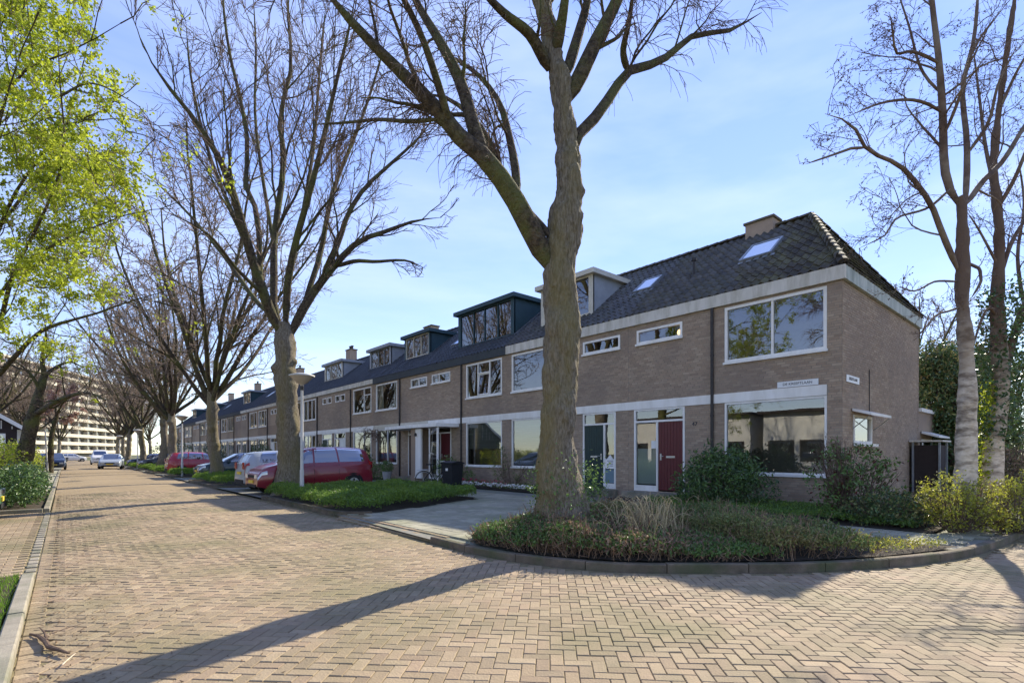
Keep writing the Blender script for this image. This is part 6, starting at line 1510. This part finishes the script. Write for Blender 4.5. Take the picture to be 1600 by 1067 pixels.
# ================================================================== CARS
def car(kind, pnt, label, loc, rz, lights_front=True):
    """local +x is the nose. kind: dict of profile"""
    Lc, Wc, Hc = kind['dim']; t = thing('parked_car' if kind.get('parked', True) else 'moving_car', label, 'car', loc, rz, 'cars along the street')
    hw = Wc / 2
    top = np.array(kind['top'])       # (x, z) full roof/bonnet outline front(+)->rear(-), x in -0.5..0.5
    belt = kind['belt']               # (x,z) shoulder line
    N = 49; xs_ = np.linspace(.5, -.5, N)
    tx = top[:, 0][::-1]; tz = top[:, 1][::-1]; bx_ = np.array(belt)[:, 0][::-1]; bz = np.array(belt)[:, 1][::-1]
    zt = lambda x: np.interp(x, tx, tz); zb = lambda x: np.minimum(np.interp(x, bx_, bz), zt(x) - .004)
    plan = lambda x: hw * (1 - .16 * np.clip((np.abs(x) - .34) / .16, 0, 1) ** 2.0)
    def sec(x, v):
        """v 0..1 from sill up to the roof centre; returns (y,z)"""
        w_ = plan(x); zB = zb(x); zT = zt(x); sill = .20 + .10 * np.clip((abs(x) - .40) / .1, 0, 1)
        ks = [(w_ * .93, sill), (w_ * .99, sill + .12), (w_ * 1.0, (sill + zB) / 2), (w_ * .985, zB - .07), (w_ * .955, zB)]
        gh = zT - zB
        tum = .20 * np.clip(gh / .5, 0, 1)
        ks += [(w_ * (.955 - tum * .5 - .02), zB + gh * .5), (w_ * (.90 - tum), zB + gh * .90), (w_ * (.80 - tum), zB + gh * .98), (w_ * .35, zT), (0, zT + .004)]
        ks = np.array(ks); s = np.linspace(0, 1, len(ks)); return np.interp(v, s, ks[:, 0]), np.interp(v, s, ks[:, 1])
    vs = np.array([0, 1, 2, 3, 4, 5, 6, 7, 8, 9]) / 9; K = len(vs)
    V = np.zeros((N, 2 * K - 1, 3))
    for i_, x in enumerate(xs_):
        y, z = sec(x, vs); V[i_, :K] = np.stack([np.full(K, x * Lc), y, z], 1); V[i_, K:] = np.stack([np.full(K - 1, x * Lc), -y[:-1][::-1], z[:-1][::-1]], 1)
    m_ = 2 * K - 1; F = []
    wx = kind['wheels']; wr = kind.get('wr', .32)
    for i_ in range(N - 1):
        for j_ in range(m_ - 1):
            F.append((i_ * m_ + j_, i_ * m_ + j_ + 1, (i_ + 1) * m_ + j_ + 1, (i_ + 1) * m_ + j_))
        F.append((i_ * m_ + m_ - 1, i_ * m_, (i_ + 1) * m_, (i_ + 1) * m_ + m_ - 1))
    F += [tuple(range(m_))[::-1], tuple(range((N - 1) * m_, N * m_))]
    body = MB().add(V.reshape(-1, 3), F).build('body', pnt, t, smooth=False)
    try: body.data.shade_smooth(); body.data.set_sharp_from_angle(angle=R(38))
    except Exception: pass
    def patch(name, x0, x1, v0, v1, m, side, off=.006, xs2=None, n_=10, parent=t):
        """surface patch between x0..x1 (fractions) and v0..v1; xs2: top x range for slanted pillars"""
        a = np.linspace(0, 1, n_); vv = np.linspace(v0, v1, 5); P = []
        for v in vv:
            f = (v - v0) / (v1 - v0 + 1e-9); xa = x0 + ((xs2[0] if xs2 else x0) - x0) * f; xb = x1 + ((xs2[1] if xs2 else x1) - x1) * f
            for q in a:
                x = xa + (xb - xa) * q; y, z = sec(x, np.array([v])); P.append((x * Lc, side * (y[0] + off), z[0] + off * .4))
        f = [(r_ * n_ + c, r_ * n_ + c + 1, (r_ + 1) * n_ + c + 1, (r_ + 1) * n_ + c) for r_ in range(4) for c in range(n_ - 1)]
        if side > 0: f = [q[::-1] for q in f]
        return MB().add(P, f).build(name, m, parent, smooth=False)
    v0, v1 = 4.25 / 9, 6.35 / 9
    for s in (-1, 1):
        for (a, b_, a2_, b2_) in kind['side_glass']: patch('side_window', a, b_, v0, v1, M['carglass'], s, xs2=(a2_, b2_))
        patch('door_seam', kind['seams'][0], kind['seams'][0] - .003, .8 / 9, 4.1 / 9, M['black'], s, off=.003)
        patch('door_seam', kind['seams'][1], kind['seams'][1] - .003, .8 / 9, 4.1 / 9, M['black'], s, off=.003)
        patch('sill_trim', .30, -.30, .05 / 9, .7 / 9, M['black'], s, off=.004)
        for hx in kind['seams']: patch('door_handle', hx + .045, hx + .01, 3.55 / 9, 3.75 / 9, kind.get('trim', pnt), s, off=.02)
        for xw in wx:
            yy = s * (hw * .99)
            ar_ = MB().tube([(xw * Lc, yy - s * .1, wr + .005), (xw * Lc, yy + s * .008, wr + .005)], wr + .055, 22); ar_.build('wheel_arch', M['black'], t)
            tyre = MB().tube([(xw * Lc, yy - s * .16, wr - .0), (xw * Lc, yy + s * .02, wr - .0)], wr, 24).build('wheel', M['black'], t, smooth=False)
            rim = MB().tube([(xw * Lc, yy + s * .021, wr), (xw * Lc, yy + s * .030, wr)], wr * .62, 20)
            rim.build('rim', M['metal'], tyre)
            spk = MB()
            for k in range(5):
                a = k * 2 * math.pi / 5 + .3; spk.tube([(xw * Lc + .09 * math.cos(a), yy + s * .032, wr + .09 * math.sin(a)), (xw * Lc + wr * .55 * math.cos(a), yy + s * .032, wr + wr * .55 * math.sin(a))], .030, 5)
            spk.build('rim_gap', M['black'], tyre)
        mxp = kind['side_glass'][0][0] - .0
        MB().box(mxp * Lc - .10, mxp * Lc + .02, s * (hw * .95), s * (hw + .15), zb(mxp) + .0, zb(mxp) + .15).build('mirror', pnt, t)
    # front and rear screens as slanted panels following the roof profile
    def screen(name, xa, xb, m, wf=.80):
        P = []; n_ = 7; rows = 6
        for r_ in range(rows):
            x = xa + (xb - xa) * r_ / (rows - 1); w_ = plan(x) * (wf - .02 - .16 * np.clip((zt(x) - zb(x)) / .5, 0, 1)); z = zt(x)
            for c in np.linspace(-1, 1, n_): P.append((x * Lc, c * w_, z + .012 - .02 * abs(c) ** 3))
        sg = 1 if xa > xb else -1
        f = [(r_ * n_ + c, r_ * n_ + c + 1, (r_ + 1) * n_ + c + 1, (r_ + 1) * n_ + c) for r_ in range(rows - 1) for c in range(n_ - 1)]
        if sg < 0: f = [q[::-1] for q in f]
        return MB().add(P, f).build(name, m, t, smooth=True)
    screen('windscreen', *kind['wind'], M['carglass'])
    screen('rear_window', *kind['rear'], M['carglass'])
    # lights, plates, grille
    xf, xr = .5 * Lc, -.5 * Lc; wE = plan(.5)
    hz_ = zb(.46) - .12
    for s in (-1, 1):
        patch('headlight', .499, .43, 2.7 / 9, 3.75 / 9, M['headlight'], s, off=.012)
        MB().box(xf - .02, xf + .015, s * wE * .55, s * wE * .93, hz_ - .13, hz_ - .0).build('headlight', M['headlight'], t)
        patch('taillight', -.499, -.455, 3.0 / 9, 4.6 / 9, M['taillight'], s, off=.012)
        MB().box(xr - .012, xr + .02, s * wE * .62, s * wE * .92, zb(-.48) - .20, zb(-.48) + .05).build('taillight', M['taillight'], t)
    MB().box(xf - .01, xf + .014, -wE * .5, wE * .5, hz_ - .11, hz_ - .02).build('grille', M['black'], t)
    MB().box(xf - .01, xf + .02, -wE * .75, wE * .75, .26, .36).build('air_intake', M['black'], t)
    MB().box(xf - .01, xf + .028, -.26, .26, .40, .50).build('number_plate', M['plate'], t)
    MB().box(xr - .028, xr + .01, -.26, .26, .62, .72).build('number_plate', M['plate'], t)
    MB().box(xr - .02, xr + .01, -wE * .8, wE * .8, .25, .42).build('rear_bumper_trim', M['black'], t)
    return t
MPV = dict(dim=(4.1, 1.80, 1.66), top=[(.5, .62), (.47, .84), (.40, .97), (.30, 1.07), (.10, 1.56), (.02, 1.63), (-.2, 1.66), (-.40, 1.61), (-.455, 1.54), (-.49, 1.0), (-.5, .6)], belt=[(.5, .60), (.47, .80), (.28, .98), (-.3, 1.03), (-.5, 1.06)],
           wheels=(.31, -.30), side_glass=[(.245, .06, .10, .05), (.045, -.16, .035, -.15), (-.175, -.41, -.165, -.385)], seams=(.055, -.165), wind=(.295, .105), rear=(-.462, -.487), wr=.32)
HATCH = dict(dim=(3.95, 1.72, 1.52), top=[(.5, .60), (.47, .80), (.40, .92), (.27, 1.02), (.08, 1.45), (0, 1.50), (-.2, 1.52), (-.38, 1.46), (-.43, 1.38), (-.49, .95), (-.5, .58)], belt=[(.5, .58), (.46, .78), (.26, .93), (-.3, 1.0), (-.5, 1.02)],
             wheels=(.32, -.30), side_glass=[(.215, .03, .075, .02), (.015, -.20, .01, -.18), (-.215, -.37, -.20, -.33)], seams=(.02, -.2), wind=(.265, .085), rear=(-.435, -.483), wr=.30)
ESTATE = dict(dim=(4.55, 1.80, 1.47), top=[(.5, .58), (.47, .74), (.38, .86), (.24, .96), (.06, 1.40), (0, 1.45), (-.2, 1.47), (-.38, 1.42), (-.44, 1.34), (-.49, .95), (-.5, .58)], belt=[(.5, .56), (.46, .74), (.24, .90), (-.3, .96), (-.5, .98)],
              wheels=(.32, -.30), side_glass=[(.19, .02, .05, .01), (.005, -.19, 0, -.18), (-.205, -.42, -.195, -.38)], seams=(.01, -.19), wind=(.235, .065), rear=(-.445, -.485), wr=.32)
SEDAN = dict(dim=(4.4, 1.76, 1.42), top=[(.5, .58), (.47, .74), (.38, .86), (.23, .94), (.05, 1.36), (-.02, 1.41), (-.18, 1.42), (-.28, 1.37), (-.40, 1.02), (-.49, .95), (-.5, .58)], belt=[(.5, .56), (.46, .74), (.22, .90), (-.3, .94), (-.5, .93)],
             wheels=(.32, -.30), side_glass=[(.18, .01, .04, .0), (-.005, -.17, -.01, -.16), (-.185, -.29, -.18, -.25)], seams=(0, -.175), wind=(.225, .055), rear=(-.285, -.395), wr=.31)
VAN = dict(dim=(4.9, 1.95, 1.95), top=[(.5, .72), (.475, .98), (.40, 1.12), (.34, 1.22), (.24, 1.78), (.18, 1.90), (0, 1.94), (-.4, 1.94), (-.48, 1.88), (-.495, 1.2), (-.5, .6)], belt=[(.5, .70), (.46, .96), (.30, 1.12), (-.5, 1.18)],
           wheels=(.33, -.30), side_glass=[(.29, .13, .225, .13)], seams=(.12, -.1), wind=(.335, .245), rear=(-.482, -.492), wr=.34)
c_red, c_red2, c_sil, c_teal, c_dark, c_white, c_blue, c_green, c_purple = (paint('red', (.20, .010, .022)), paint('bright_red', (.34, .015, .03)), paint('silver', (.33, .37, .41)), paint('dark_teal', (.012, .035, .05)), paint('graphite', (.04, .045, .05)),
    paint('white', (.65, .65, .63)), paint('navy', (.015, .03, .06)), paint('green', (.03, .16, .06)), paint('plum', (.07, .02, .03)))
W_, E_ = R(180), 0.0            # nose towards the road / away from it
car(MPV, c_red, 'red people carrier parked nose to the road behind the second trunk', (6.87, 19.25, .06), W_)
car(HATCH, c_sil, 'silver hatchback parked tail to the road beside the red people carrier', (7.0, 21.75, .06), E_)
car(ESTATE, c_teal, 'dark teal estate car behind the bed of the mossy third trunk', (7.75, 33.1, .06), W_)
car(HATCH, c_red2, 'bright red hatchback parked beyond the small lamp bed', (7.1, 41.6, .06), E_)
car(ESTATE, c_dark, 'graphite estate car parked before the distant pair of trees', (7.4, 59.4, .06), W_)
car(SEDAN, c_blue, 'dark car half hidden behind the far beds, left of the graphite estate', (7.2, 69, .06), W_)
SED2 = dict(SEDAN, parked=False); car(SED2, c_sil, 'silver saloon driving towards the camera in mid street', (3.35, 62.5, .05), R(-97))
car(VAN, c_white, 'white van with dark windscreen standing at the street end', (3.5, 88, .05), R(-92))
car(HATCH, c_blue, 'dark blue hatchback parked at the left kerb facing the camera', (-.80, 63.5, .03), R(-90))
car(HATCH, c_green, 'green car in the left parking bay, only its corner in the picture', (-3.05, 16.3, 0), E_)
for (x, y, c_, l_) in ((-2.2, 118, c_blue, 'small distant blue car left of the street end'), (1.0, 126, c_white, 'small distant white car at the street end'), (-5.5, 124, c_dark, 'small distant dark car at the street end')):
    car(HATCH, c_, l_, (x, y, 0), R(10))
MB()
